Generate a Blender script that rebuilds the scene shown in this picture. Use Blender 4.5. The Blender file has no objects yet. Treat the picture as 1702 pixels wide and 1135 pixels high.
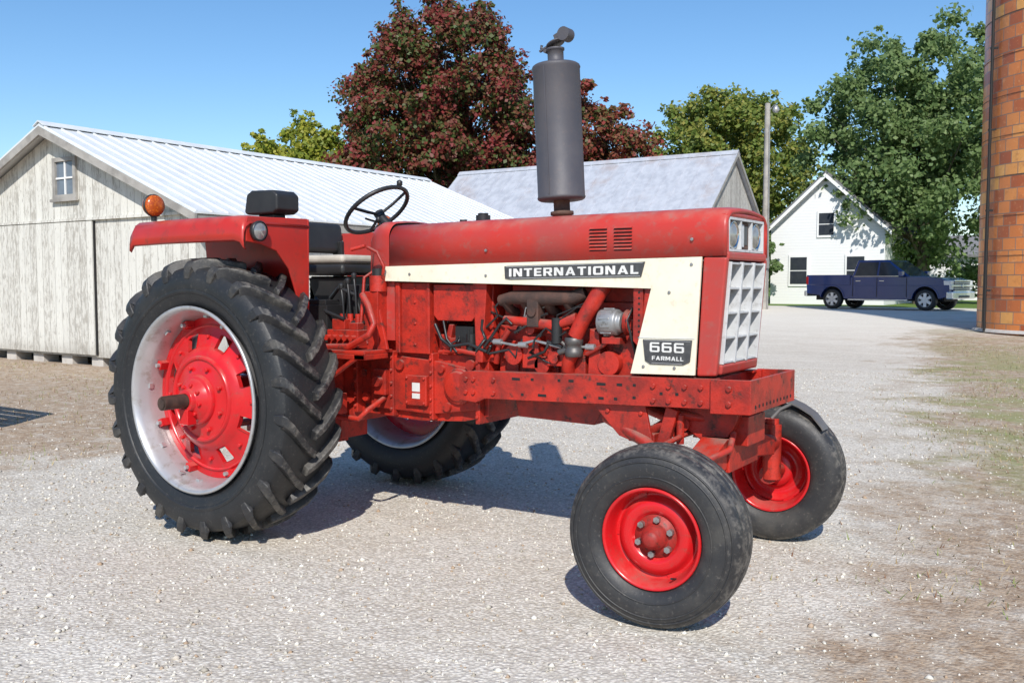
import bpy, bmesh, math, random
import numpy as np
from mathutils import Vector, Matrix
random.seed(7)
S=bpy.context.scene; COL=S.collection
R=math.radians
I4=Matrix.Identity(4)
# ------------------------------------------------------------ mesh builder
class MB:
    def __init__(s): s.v=[];s.f=[];s.m=[];s.sm=[]
    def add(s,vs,fs,mi=0,smooth=False,M=None):
        o=len(s.v)
        for p in vs:
            p=Vector(p)
            if M is not None: p=M@p
            s.v.append(p[:])
        for f in fs:
            s.f.append([i+o for i in f]); s.m.append(mi); s.sm.append(smooth)
    def box(s,x0,x1,y0,y1,z0,z1,mi=0,M=None):
        vs=[(x,y,z) for x in(x0,x1) for y in(y0,y1) for z in(z0,z1)]
        s.add(vs,[(0,1,3,2),(4,6,7,5),(0,4,5,1),(2,3,7,6),(0,2,6,4),(1,5,7,3)],mi,False,M)
    def prism(s,pts,a,b,mi=0,axis='y',M=None):
        n=len(pts)
        if axis=='y': f=lambda p,c:(p[0],c,p[1])
        elif axis=='x': f=lambda p,c:(c,p[0],p[1])
        else: f=lambda p,c:(p[0],p[1],c)
        vs=[f(p,a) for p in pts]+[f(p,b) for p in pts]
        fs=[list(range(n)),list(range(2*n-1,n-1,-1))]+[(i,(i+1)%n,n+(i+1)%n,n+i) for i in range(n)]
        s.add(vs,fs,mi,False,M)
    def lathe(s,prof,c=(0,0,0),axis='y',n=32,mi=0,smooth=True,closed=False,M=None,cap=False,ph=0):
        vs=[];fs=[];k=len(prof)
        for i in range(n):
            t=2*math.pi*i/n+ph; sn,cs=math.sin(t),math.cos(t)
            for a,r in prof:
                if axis=='y': vs.append((c[0]+r*sn,c[1]+a,c[2]+r*cs))
                elif axis=='x': vs.append((c[0]+a,c[1]+r*sn,c[2]+r*cs))
                else: vs.append((c[0]+r*sn,c[1]+r*cs,c[2]+a))
        for i in range(n):
            j=(i+1)%n
            for q in range(k if closed else k-1):
                w=(q+1)%k
                fs.append((i*k+q,i*k+w,j*k+w,j*k+q))
        s.add(vs,fs,mi,smooth,M)
        if cap:
            s.add([vs[i*k] for i in range(n)],[list(range(n))],mi,False,M)
            s.add([vs[i*k+k-1] for i in range(n)],[list(range(n))],mi,False,M)
    def cyl(s,c,r,a0,a1,axis='y',n=20,mi=0,M=None,smooth=True):
        s.lathe([(a0,r),(a1,r)],c,axis,n,mi,smooth,False,M,True)
    def tube(s,path,r,n=8,mi=0,M=None,smooth=True):
        P=[Vector(p) for p in path]; k=len(P)
        rs=r if isinstance(r,(list,tuple)) else [r]*k
        vs=[];up=None
        for i,p in enumerate(P):
            d=(P[min(i+1,k-1)]-P[max(i-1,0)]).normalized()
            if up is None:
                up=Vector((0,0,1)) if abs(d.z)<.9 else Vector((1,0,0))
            a=d.cross(up).normalized(); b=a.cross(d).normalized(); up=b
            for q in range(n):
                t=2*math.pi*q/n
                vs.append(p+a*math.cos(t)*rs[i]+b*math.sin(t)*rs[i])
        fs=[]
        for i in range(k-1):
            for q in range(n):
                w=(q+1)%n
                fs.append((i*n+q,i*n+w,(i+1)*n+w,(i+1)*n+q))
        s.add(vs,fs,mi,smooth,M)
        s.add(vs[:n],[list(range(n))],mi,False,M); s.add(vs[-n:],[list(range(n))],mi,False,M)
    def bolt(s,c,r=.011,h=.01,axis='y',sg=-1,mi=0):
        s.lathe([(0,r),(sg*h,r),(sg*h,0.0005)],c,axis,6,mi,False)
    def obj(s,name,parent=None,mats=(),bevel=0,seg=2,local=False,M=None):
        me=bpy.data.meshes.new(name)
        me.from_pydata(s.v,[],s.f)
        for m in mats: me.materials.append(m)
        me.polygons.foreach_set('material_index',s.m)
        me.polygons.foreach_set('use_smooth',s.sm)
        bm=bmesh.new(); bm.from_mesh(me); bmesh.ops.recalc_face_normals(bm,faces=bm.faces); bm.to_mesh(me); bm.free()
        o=bpy.data.objects.new(name,me); COL.objects.link(o)
        if M is not None: o.matrix_basis=M
        par(o,parent,local)
        if bevel:
            b=o.modifiers.new('b','BEVEL'); b.width=bevel; b.segments=seg; b.limit_method='ANGLE'; b.angle_limit=R(35)
            b.use_clamp_overlap=True; b.harden_normals=False
        return o
W={}
def par(o,p,local=False):
    if p is not None:
        o.parent=p
        if not local: o.matrix_parent_inverse=W.get(p.name,I4).inverted()
def empty(name,loc,rz=0,label=None,cat=None,parent=None):
    o=bpy.data.objects.new(name,None); COL.objects.link(o)
    o.empty_display_size=.2
    M=Matrix.Translation(loc)@Matrix.Rotation(rz,4,'Z'); o.matrix_basis=M; W[o.name]=M
    if label: o['label']=label
    if cat: o['category']=cat
    par(o,parent)
    return o
# ------------------------------------------------------------ material helpers
def newmat(name):
    m=bpy.data.materials.new(name); m.use_nodes=True; nt=m.node_tree
    return m,nt,nt.nodes['Principled BSDF']
def setin(nt,sock,v):
    if isinstance(v,bpy.types.NodeSocket): nt.links.new(v,sock)
    elif v is not None:
        if isinstance(v,(tuple,list)) and len(v)==3 and sock.type=='RGBA': v=(*v,1)
        sock.default_value=v
def MA(nt,op,a,b=None,c=None):
    n=nt.nodes.new('ShaderNodeMath'); n.operation=op
    setin(nt,n.inputs[0],a); setin(nt,n.inputs[1],b)
    if c is not None: setin(nt,n.inputs[2],c)
    return n.outputs[0]
def POS(nt): return nt.nodes.new('ShaderNodeNewGeometry').outputs['Position']
def OBJC(nt): return nt.nodes.new('ShaderNodeTexCoord').outputs['Object']
def VM(nt,v,sc,loc=(0,0,0)):
    n=nt.nodes.new('ShaderNodeMapping'); setin(nt,n.inputs['Vector'],v); n.inputs['Scale'].default_value=sc; n.inputs['Location'].default_value=loc
    return n.outputs[0]
def NOI(nt,vec,scale,detail=4,rough=.55,out=0):
    n=nt.nodes.new('ShaderNodeTexNoise'); setin(nt,n.inputs['Vector'],vec)
    n.inputs['Scale'].default_value=scale; n.inputs['Detail'].default_value=detail; n.inputs['Roughness'].default_value=rough
    return n.outputs[out]
def VOR(nt,vec,scale,out='Distance',feature='F1'):
    n=nt.nodes.new('ShaderNodeTexVoronoi'); n.feature=feature; setin(nt,n.inputs['Vector'],vec); n.inputs['Scale'].default_value=scale
    return n.outputs[out]
def MIX(nt,fac,a,b,blend='MIX'):
    n=nt.nodes.new('ShaderNodeMix'); n.data_type='RGBA'; n.blend_type=blend
    setin(nt,n.inputs[0],fac); setin(nt,n.inputs[6],a); setin(nt,n.inputs[7],b)
    return n.outputs[2]
def SS(nt,v,lo,hi,a=0.,b=1.):
    n=nt.nodes.new('ShaderNodeMapRange'); n.interpolation_type='SMOOTHSTEP'
    setin(nt,n.inputs[0],v); n.inputs[1].default_value=lo; n.inputs[2].default_value=hi; n.inputs[3].default_value=a; n.inputs[4].default_value=b
    return n.outputs[0]
def BUMP(nt,h,st,dist,nrm=None):
    n=nt.nodes.new('ShaderNodeBump'); n.inputs['Strength'].default_value=st; n.inputs['Distance'].default_value=dist
    setin(nt,n.inputs['Height'],h)
    if nrm is not None: setin(nt,n.inputs['Normal'],nrm)
    return n.outputs[0]
def SEP(nt,v):
    n=nt.nodes.new('ShaderNodeSeparateXYZ'); setin(nt,n.inputs[0],v); return n.outputs
def COMB(nt,x,y,z):
    n=nt.nodes.new('ShaderNodeCombineXYZ'); setin(nt,n.inputs[0],x);setin(nt,n.inputs[1],y);setin(nt,n.inputs[2],z); return n.outputs[0]
def mat(name,col,rough=.5,metal=0.,c2=None,sc=4,amt=.6,grime=None,gs=14,gamt=.0,bump=0.,bs=60,coat=0.,streak=None,dust=0.,spec=None):
    m,nt,b=newmat(name); p=OBJC(nt)
    v=p if streak is None else VM(nt,p,streak)
    if c2 is None: c2=tuple(c*.72 for c in col)
    n1=NOI(nt,v,sc,5,.6)
    c=MIX(nt,MA(nt,'MULTIPLY',SS(nt,n1,.35,.68),amt),col,c2)
    rr=MA(nt,'MULTIPLY_ADD',NOI(nt,v,sc*2.3,4),.3*rough,rough*.85)
    if gamt>0:
        g=MA(nt,'MULTIPLY',SS(nt,NOI(nt,v,gs,6,.7),.52,.70),gamt)
        c=MIX(nt,g,c,grime or (.04,.025,.02)); rr=MA(nt,'MAXIMUM',rr,MA(nt,'MULTIPLY',g,.8))
    if dust>0:
        nz=SEP(nt,nt.nodes.new('ShaderNodeNewGeometry').outputs['Normal'])[2]
        dd=MA(nt,'MULTIPLY',SS(nt,nz,.2,1.),MA(nt,'MULTIPLY',SS(nt,NOI(nt,p,9,5),.3,.7),dust))
        c=MIX(nt,dd,c,(.42,.37,.30)); rr=MA(nt,'MAXIMUM',rr,dd)
    setin(nt,b.inputs['Base Color'],c); setin(nt,b.inputs['Roughness'],rr)
    b.inputs['Metallic'].default_value=metal
    if spec is not None: b.inputs['Specular IOR Level'].default_value=spec
    if coat: b.inputs['Coat Weight'].default_value=coat; b.inputs['Coat Roughness'].default_value=.12
    if bump: setin(nt,b.inputs['Normal'],BUMP(nt,NOI(nt,p,bs,5,.6),bump,.01))
    return m
red_hood=mat('faded_red_paint',(.50,.036,.026),.40,c2=(.38,.058,.050),sc=3,amt=.9,grime=(.27,.12,.10),gs=18,gamt=.5,bump=.06,bs=40,dust=.3,spec=.4)
red_cast=mat('cast_red_paint',(.48,.026,.013),.45,c2=(.22,.018,.012),sc=9,amt=.9,grime=(.035,.02,.015),gs=13,gamt=.9,bump=.25,bs=90,dust=.35)
red_gloss=mat('wheel_red_paint',(.56,.010,.014),.25,c2=(.44,.012,.014),sc=6,grime=(.20,.05,.035),gs=18,gamt=.45,dust=.2)
red_hub=mat('hub_dirty_red',(.34,.02,.015),.55,c2=(.18,.02,.015),sc=20,grime=(.06,.03,.02),gs=40,gamt=.8,bump=.2)
red_dark=mat('fender_red_paint',(.46,.024,.016),.34,c2=(.34,.026,.02),sc=4,grime=(.16,.04,.03),gs=15,gamt=.5,dust=.2)
cream=mat('cream_paint',(.82,.76,.60),.42,c2=(.74,.67,.51),sc=5,grime=(.40,.30,.20),gs=26,gamt=.28)
grillew=mat('grille_white',(.58,.59,.60),.5,c2=(.44,.45,.45),sc=12,grime=(.2,.18,.16),gs=30,gamt=.5)
silver=mat('silver_rim_paint',(.50,.50,.51),.36,.55,c2=(.42,.41,.40),sc=6,grime=(.28,.23,.18),gs=14,gamt=.6)
steel=mat('dull_steel',(.42,.41,.40),.45,.8,grime=(.15,.09,.06),gs=25,gamt=.6)
rust=mat('rusty_iron',(.085,.05,.038),.75,.2,c2=(.15,.085,.06),sc=14,amt=1,bump=.3,bs=120)
axl=mat('greasy_axle_end',(.05,.032,.026),.6,.3,c2=(.10,.06,.045),sc=18,amt=1,bump=.2,bs=120)
black=mat('black_plastic',(.018,.018,.019),.42,c2=(.03,.03,.03),sc=8)
dark=mat('dark_shadow_metal',(.012,.011,.011),.7)
screen=mat('radiator_screen_grey',(.030,.032,.036),.7,c2=(.015,.015,.016),sc=20)
mufm=mat('muffler_grey',(.072,.070,.082),.55,.1,c2=(.092,.086,.094),sc=5,amt=.9,grime=(.13,.10,.09),gs=30,gamt=.25,bump=.08,bs=80)
seatg=mat('pale_vinyl',(.52,.48,.41),.6,c2=(.36,.33,.28),sc=10)
alum=mat('aluminium_cast',(.42,.42,.42),.45,.6,grime=(.08,.06,.045),gs=24,gamt=.8)
labelw=mat('decal_white',(.74,.73,.70),.5)
badgeb=mat('badge_black',(.05,.05,.052),.45,c2=(.09,.09,.09),sc=30)
lensm=mat('headlight_glass',(.36,.36,.35),.12,.4,c2=(.2,.2,.2),sc=40)
chrome=mat('chrome',(.75,.75,.76),.12,1.)
amber,nt,b=newmat('amber_lens'); setin(nt,b.inputs['Base Color'],MIX(nt,SS(nt,VOR(nt,OBJC(nt),90),.1,.6),(.62,.16,.015),(.40,.07,.01))); b.inputs['Roughness'].default_value=.25
def rubber(name,base,dusty,amt,edge=0):
    m,nt,b=newmat(name); p=OBJC(nt)
    n=MA(nt,'MULTIPLY',SS(nt,NOI(nt,p,5,7,.7),.42,.72),amt)
    c=MIX(nt,n,base,dusty)
    c=MIX(nt,MA(nt,'MULTIPLY',SS(nt,NOI(nt,p,60,4,.7),.58,.68),.4*amt+.05),c,(.15,.135,.12))
    if edge:
        x,y,z=SEP(nt,p); r=MA(nt,'SQRT',MA(nt,'ADD',MA(nt,'MULTIPLY',x,x),MA(nt,'MULTIPLY',z,z)))
        e=MA(nt,'MULTIPLY',SS(nt,r,edge-.02,edge),SS(nt,NOI(nt,p,24,5,.7),.44,.62))
        c=MIX(nt,MA(nt,'MULTIPLY',e,.45),c,(.22,.20,.175))
    setin(nt,b.inputs['Base Color'],c); setin(nt,b.inputs['Roughness'],MA(nt,'MULTIPLY_ADD',n,.3,.48))
    setin(nt,b.inputs['Normal'],BUMP(nt,NOI(nt,p,70,5,.65),.2,.006))
    return m
rub=rubber('tyre_rubber',(.013,.014,.016),(.036,.034,.032),.5)
rublug=rubber('tyre_lug_rubber',(.018,.018,.020),(.09,.082,.07),.8,.778)
rubf=rubber('front_tyre_rubber',(.024,.024,.026),(.062,.058,.052),.8,.365)

# ------------------------------------------------------------ GROUND
def gh(y):
    t=np.clip((y-14.)/18.,0,1); return .38*t*t*(3-2*t)
def grid():
    a=np.concatenate([-np.geomspace(900,20,22),np.linspace(-18,40,59),np.geomspace(44,900,24)])
    X,Y=np.meshgrid(a,a,indexing='ij'); Z=gh(Y)
    n=len(a); V=np.stack([X.ravel(),Y.ravel(),Z.ravel()],1)
    F=[(i*n+j,(i+1)*n+j,(i+1)*n+j+1,i*n+j+1) for i in range(n-1) for j in range(n-1)]
    me=bpy.data.meshes.new('ground'); me.from_pydata(V.tolist(),[],F)
    for p in me.polygons: p.use_smooth=True
    o=bpy.data.objects.new('ground',me); COL.objects.link(o); o['kind']='structure'; return o
ground=grid()
m,nt,b=newmat('gravel_ground'); p=POS(nt); x,y,z=SEP(nt,p)
big=NOI(nt,p,.35,5,.6); mid=NOI(nt,p,1.6,6,.65); fine=NOI(nt,p,14,5,.7); trk=NOI(nt,VM(nt,p,(.45,1.6,1)),1.0,5,.65)
vc=VOR(nt,p,58,'Color'); vl=SEP(nt,vc)[0]; vc2=SEP(nt,VOR(nt,p,130,'Color'))[1]
g=MIX(nt,vl,(.48,.435,.365),(.80,.755,.675)); g=MIX(nt,MA(nt,'MULTIPLY',vc2,.5),g,(.70,.645,.55))
g=MIX(nt,MA(nt,'MULTIPLY',SS(nt,mid,.50,.70),.5),g,(.54,.47,.38))
g=MIX(nt,MA(nt,'MULTIPLY',SS(nt,trk,.48,.64),.45),g,(.80,.76,.68))
g=MIX(nt,MA(nt,'MULTIPLY',SS(nt,big,.52,.66),.3),g,(.60,.53,.43))
g=MIX(nt,MA(nt,'MULTIPLY',SS(nt,VOR(nt,p,58),.34,.64),.35),g,(.22,.18,.14))
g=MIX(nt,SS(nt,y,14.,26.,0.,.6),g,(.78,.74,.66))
soil=MIX(nt,SS(nt,fine,.35,.65),(.25,.165,.105),(.43,.32,.22)); soil=MIX(nt,MA(nt,'MULTIPLY',vl,.3),soil,(.62,.55,.45))
soil=MIX(nt,MA(nt,'MULTIPLY',SS(nt,NOI(nt,p,30,5,.7),.54,.66),.6),soil,(.12,.07,.04))
grn=MIX(nt,fine,(.14,.19,.05),(.38,.36,.17))
nzb=MA(nt,'MULTIPLY_ADD',big,3.2,-1.6)
eR=MA(nt,'ADD',MA(nt,'MULTIPLY_ADD',y,.17,x),-3.2); eR=MA(nt,'ADD',eR,MA(nt,'MULTIPLY_ADD',mid,3.8,-1.9)); eR=MA(nt,'ADD',eR,nzb)
mR=SS(nt,eR,-.4,.9)
eL=MA(nt,'SUBTRACT',-2.7,x); eL=MA(nt,'ADD',eL,MA(nt,'MULTIPLY_ADD',mid,5.2,-2.6)); eL=MA(nt,'ADD',eL,nzb)
mL=MA(nt,'MULTIPLY',SS(nt,eL,-.5,1.1),SS(nt,y,9.,15.,1.,0.))
ms=MA(nt,'MAXIMUM',mR,mL); ms=MA(nt,'MULTIPLY',ms,SS(nt,y,20,25,1.,0.))
ms=MA(nt,'MULTIPLY',ms,SS(nt,NOI(nt,p,5,6,.75),.34,.54,.35,1.))
c=MIX(nt,ms,g,soil)
gm=MA(nt,'MULTIPLY',MA(nt,'MULTIPLY',SS(nt,eR,-.2,1.),SS(nt,y,2.,4.)),SS(nt,NOI(nt,VM(nt,p,(1,1,1),(4,7,0)),.7,5,.65),.42,.56))
gm=MA(nt,'MULTIPLY',gm,SS(nt,y,12,20,1.,.3))
c=MIX(nt,MA(nt,'MULTIPLY',MA(nt,'MULTIPLY',gm,.85),SS(nt,NOI(nt,p,9,5,.7),.36,.56,.4,1.)),c,grn)
far=SS(nt,MA(nt,'ADD',y,MA(nt,'MULTIPLY',mid,3)),39,40.5)
far=MA(nt,'MAXIMUM',far,SS(nt,MA(nt,'SUBTRACT',MA(nt,'MULTIPLY',x,-1.),MA(nt,'MULTIPLY',mid,3)),20,23))
c=MIX(nt,far,c,MIX(nt,fine,(.08,.15,.03),(.17,.24,.06)))
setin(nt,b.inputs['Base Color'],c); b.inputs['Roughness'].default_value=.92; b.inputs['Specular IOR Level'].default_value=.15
h=MA(nt,'ADD',MA(nt,'MULTIPLY',VOR(nt,p,58),-1.),MA(nt,'MULTIPLY',NOI(nt,p,44,5,.7),.7))
n1=BUMP(nt,h,.6,.009); n2=BUMP(nt,NOI(nt,p,1.8,5,.6),.4,.07,n1)
setin(nt,b.inputs['Normal'],n2)
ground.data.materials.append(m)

def rawmesh(name,V,k,mats,faces=None):
    n=len(V)//k
    me=bpy.data.meshes.new(name)
    if faces is None: faces=[list(range(k))]
    fl=np.array([f for f in faces]); L=fl.shape[1]
    F=(np.arange(n)[:,None,None]*k+fl[None]).reshape(-1,L)
    me.vertices.add(len(V)); me.vertices.foreach_set('co',np.asarray(V,dtype=np.float32).ravel())
    me.loops.add(F.size); me.loops.foreach_set('vertex_index',F.ravel().astype(np.int32))
    me.polygons.add(len(F)); me.polygons.foreach_set('loop_start',np.arange(0,F.size,L,dtype=np.int32))
    me.update(calc_edges=True)
    for q in mats: me.materials.append(q)
    o=bpy.data.objects.new(name,me); COL.objects.link(o); return o
def island(nt): return nt.nodes.new('ShaderNodeNewGeometry').outputs['Random Per Island']
rg=np.random.default_rng(3)
N=120000
cx=rg.uniform(-7,8,N); cy=-4.6+ (rg.uniform(0,1,N)**1.5)*16
sf=1/(1+np.exp(-3*(cx+.17*cy-3.4)))+1/(1+np.exp(3*(cx+3.2)))
keep=rg.uniform(0,1,N)>sf*.75; cx=cx[keep];cy=cy[keep];N=len(cx)
sz=rg.lognormal(math.log(.0052),.48,N).clip(.0028,.02)
base=np.array([(1,0,0),(-1,0,0),(0,1,0),(0,-1,0),(0,0,1),(0,0,-1)],float)
V=base[None]*sz[:,None,None]*rg.uniform(.6,1.25,(N,6,1)); V[:,:,2]*=.7
an=rg.uniform(0,6.28,N); ca,sa=np.cos(an)[:,None],np.sin(an)[:,None]
X=V[:,:,0]*ca-V[:,:,1]*sa; Y=V[:,:,0]*sa+V[:,:,1]*ca
V=np.stack([X+cx[:,None],Y+cy[:,None],V[:,:,2]+sz[:,None]*.25],2).reshape(-1,3)
m,nt,b=newmat('loose_stone'); r=island(nt)
c=MIX(nt,r,(.36,.32,.26),(.80,.765,.69)); c=MIX(nt,SS(nt,MA(nt,'FRACT',MA(nt,'MULTIPLY',r,17.)),.75,.95),c,(.40,.29,.20))
setin(nt,b.inputs['Base Color'],c); b.inputs['Roughness'].default_value=.95; b.inputs['Specular IOR Level'].default_value=.15
o=rawmesh('gravel',V,6,[m],[(0,2,4),(2,1,4),(1,3,4),(3,0,4),(2,0,5),(1,2,5),(3,1,5),(0,3,5)])
o['kind']='stuff'; o['label']='loose pale gravel stones scattered over the yard'; o['category']='gravel'
N=40000
cx=np.concatenate([rg.uniform(1,9,N),rg.uniform(-13,-2.5,13000)]); cy=np.concatenate([rg.uniform(0,20,N),rg.uniform(-3,5,13000)])
cx=np.round(cx*2.2+rg.normal(0,.25,len(cx)))/2.2+rg.normal(0,.2,len(cx)); 
keep=(cx+.17*cy-3.5+rg.normal(0,.5,len(cx))>0)|(cx<-2.8+rg.normal(0,.4,len(cx))); keep&=(np.sin(cx*2.1+1)*np.cos(cy*1.3)+rg.normal(0,.5,len(cx))>-.1)
cx=cx[keep];cy=cy[keep]; N=len(cx)
hh=rg.uniform(.012,.05,N); an=rg.uniform(0,6.28,N); w=rg.uniform(.002,.005,N); ln=rg.uniform(.01,.05,N)
P0=np.stack([cx-np.sin(an)*w,cy+np.cos(an)*w,np.zeros(N)],1); P1=np.stack([cx+np.sin(an)*w,cy-np.cos(an)*w,np.zeros(N)],1)
P2=np.stack([cx+np.cos(an)*ln,cy+np.sin(an)*ln,hh],1)
V=np.stack([P0,P1,P2],1).reshape(-1,3)
V[:,2]+=gh(V[:,1])
m,nt,b=newmat('dry_grass'); r=island(nt); c=MIX(nt,SS(nt,r,.2,.8),(.18,.22,.06),(.45,.34,.19)); c=MIX(nt,SS(nt,MA(nt,'FRACT',MA(nt,'MULTIPLY',r,13.)),.7,.9),c,(.17,.08,.04))
setin(nt,b.inputs['Base Color'],c); b.inputs['Roughness'].default_value=.8
o=rawmesh('dry_grass',V,3,[m]); o['kind']='stuff'; o['label']='sparse dry grass and leaf litter beside the drive'; o['category']='grass'

# ------------------------------------------------------------ TREES
def leafmat(name,a,b2,c3,fr=.5,tr=.3):
    m,nt,b=newmat(name); r=island(nt); p=POS(nt)
    n=NOI(nt,p,.55,4,.6)
    f=SS(nt,MA(nt,'ADD',MA(nt,'MULTIPLY',r,.45),MA(nt,'MULTIPLY',n,1.1)),fr,fr+.34)
    c=MIX(nt,f,a,b2); c=MIX(nt,SS(nt,MA(nt,'FRACT',MA(nt,'MULTIPLY',r,23.)),.6,1.),c,c3)
    setin(nt,b.inputs['Base Color'],c); b.inputs['Roughness'].default_value=.5; b.inputs['Specular IOR Level'].default_value=.35
    t=nt.nodes.new('ShaderNodeBsdfTranslucent'); setin(nt,t.inputs[0],c)
    mx=nt.nodes.new('ShaderNodeMixShader'); mx.inputs[0].default_value=tr
    nt.links.new(b.outputs[0],mx.inputs[1]); nt.links.new(t.outputs[0],mx.inputs[2])
    nt.links.new(mx.outputs[0],nt.nodes['Material Output'].inputs[0]); return m
bark=mat('bark',(.16,.13,.10),.9,c2=(.08,.065,.05),sc=3,bump=.8,bs=12,streak=(4,4,.6))
def leaves(rg,cen,rad,per,size):
    n=len(cen)*per
    c=np.repeat(cen,per,0); r=np.repeat(rad,per)
    d=rg.normal(0,1,(n,3)); d/=np.linalg.norm(d,axis=1)[:,None]
    pos=c+d*(r*rg.uniform(.05,1.1,n)**.7)[:,None]*np.array([1,1,.8])+rg.normal(0,.14,(n,3))*r[:,None]
    nr=d*.6+rg.normal(0,.6,(n,3))+np.array([.25,-.35,.45]); nr/=np.linalg.norm(nr,axis=1)[:,None]
    t=np.cross(nr,rg.normal(0,1,(n,3))); t/=np.linalg.norm(t,axis=1)[:,None]; bb=np.cross(nr,t)
    s=size*rg.uniform(.55,1.35,n)[:,None]
    V=np.stack([pos-t*s*.5,pos+bb*s*.38,pos+t*s*.5,pos-bb*s*.38],1)
    return V.reshape(-1,3)
def tree(name,label,loc,H,cr,z0,tr,mt,ncl,per,leaf,seed,point=.0,trunkfrac=.55,clr=.22,cat='tree',amp=1.):
    rg=np.random.default_rng(seed); gz=float(gh(loc[1]))
    root=empty(name,(loc[0],loc[1],gz),0,label,cat)
    cz=(z0+H)/2; hz=(H-z0)/2
    i=np.arange(ncl)+.5; ph=np.arccos(1-2*i/ncl); th=math.pi*(1+5**.5)*i
    d=np.stack([np.cos(th)*np.sin(ph),np.sin(th)*np.sin(ph),np.cos(ph)],1)+rg.normal(0,.10,(ncl,3)); d/=np.linalg.norm(d,axis=1)[:,None]
    rr=np.where(rg.uniform(0,1,ncl)<.68,rg.uniform(.80,1,ncl),rg.uniform(.2,.8,ncl))
    bump=1+amp*(.07*np.sin(d[:,0]*5+seed)+.06*np.sin(d[:,1]*6+d[:,2]*4+seed*2)+rg.normal(0,.035,ncl))
    c=d*rr[:,None]*bump[:,None]
    zz=c[:,2]; tap=1-point*np.clip((zz+.2),0,1.2)
    C=np.stack([c[:,0]*cr*tap,c[:,1]*cr*tap,cz+zz*hz*.93],1)
    rad=rg.uniform(.55,1.2,ncl)*cr*clr*(1-.25*np.clip(zz,0,1))
    V=leaves(rg,C,rad,per,leaf)
    k=rg.integers(0,ncl,ncl); dd=C[k]-np.array([0,0,cz]); dd/=np.linalg.norm(dd,axis=1)[:,None]
    C2=C[k]+dd*rad[k][:,None]*rg.uniform(.7,1.3,ncl)[:,None]+rg.normal(0,.25,(ncl,3)); V2=leaves(rg,C2,rad[k]*.4,max(10,per//8),leaf)
    V=np.concatenate([V,V2]); V[:,2]=np.maximum(V[:,2],.3)
    o=rawmesh('crown',V,4,[mt]); o.parent=root
    mb=MB(); top=z0+(H-z0)*trunkfrac
    path=[(0,0,-.1)]+[(.12*math.sin(i*1.7+seed)*tr*2,.12*math.cos(i*2.1+seed)*tr*2,top*i/6) for i in range(1,7)]
    rads=[tr*1.35]+[tr*(1-.12*i) for i in range(1,7)]
    mb.tube(path,rads,10)
    idx=rg.permutation(ncl)[:min(34,ncl)]
    for k in idx:
        e=Vector(C[k])*.85+Vector((0,0,cz*.15)); s0=max(z0*.7,min(top*.98,e.z*.55+rg.uniform(-.5,.3))); s=Vector((0,0,s0)); q=s.lerp(e,.5)+Vector((0,0,-.04*cr+rg.uniform(-.2,.2)))
        r0=tr*.34; mb.tube([s,q,e],[r0,r0*.5,r0*.12],5)
    mb.obj('trunk',root,[bark],local=True)
    return root
mapleM=leafmat('maple_leaves',(.075,.115,.028),(.24,.036,.036),(.19,.06,.04),.62,.35)
mapleM2=leafmat('maple_leaves_red',(.085,.11,.03),(.28,.05,.04),(.22,.09,.04),.56,.35)
yelM=leafmat('yellow_green_leaves',(.24,.30,.04),(.44,.42,.06),(.17,.22,.03),.62,.45)
yelM2=leafmat('pale_green_leaves',(.18,.25,.05),(.36,.34,.075),(.15,.20,.04),.66,.45)
grnM=leafmat('green_leaves',(.16,.245,.085),(.25,.34,.13),(.11,.18,.06),.62,.5)
tree('maple_tree','large maple turning maroon and green behind the sheds',(-26.4,35.5),16.7,5.4,1.6,.38,mapleM,360,270,.225,1,point=.22,clr=.18,amp=1.2)
tree('maple_tree.001','smaller red autumn maple behind the metal roofed shed',(-19.8,39.7),11.3,3.7,1.4,.25,mapleM2,150,230,.22,2,point=.18)
tree('broadleaf_tree','yellow green tree behind the long barn roof',(-38.6,39.1),10.9,4.7,2,.3,yelM,180,250,.27,3,point=.0)
tree('broadleaf_tree.001','yellow green tree beside the utility pole',(-17.6,53),13.5,5.3,1.6,.3,yelM2,210,210,.27,4,point=.15,amp=1.6)
tree('broadleaf_tree.002','tall green tree standing by the white house',(-4.5,45.8),13.7,5.3,1.0,.34,grnM,300,215,.225,5,point=.22,clr=.18,amp=1.7)
tree('shrub','tall green shrub at the edge of the lawn',(-11.1,40.8),4.4,1.0,.3,.07,grnM,44,200,.15,7,point=.2,cat='shrub')
rg=np.random.default_rng(11); n=420
a=rg.uniform(R(-20),R(110),n); dd=rg.uniform(130,150,n)
C=np.stack([4-np.sin(a)*dd,-4+np.cos(a)*dd,rg.uniform(.5,6.5,n)],1)
V=leaves(rg,C,rg.uniform(2,4.2,n),90,.9); V[:,2]=np.maximum(V[:,2],.3)
o=rawmesh('far_woods',V,4,[grnM]); o['kind']='stuff'; o['label']='distant belt of green woodland beyond the fields'; o['category']='woods'

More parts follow.
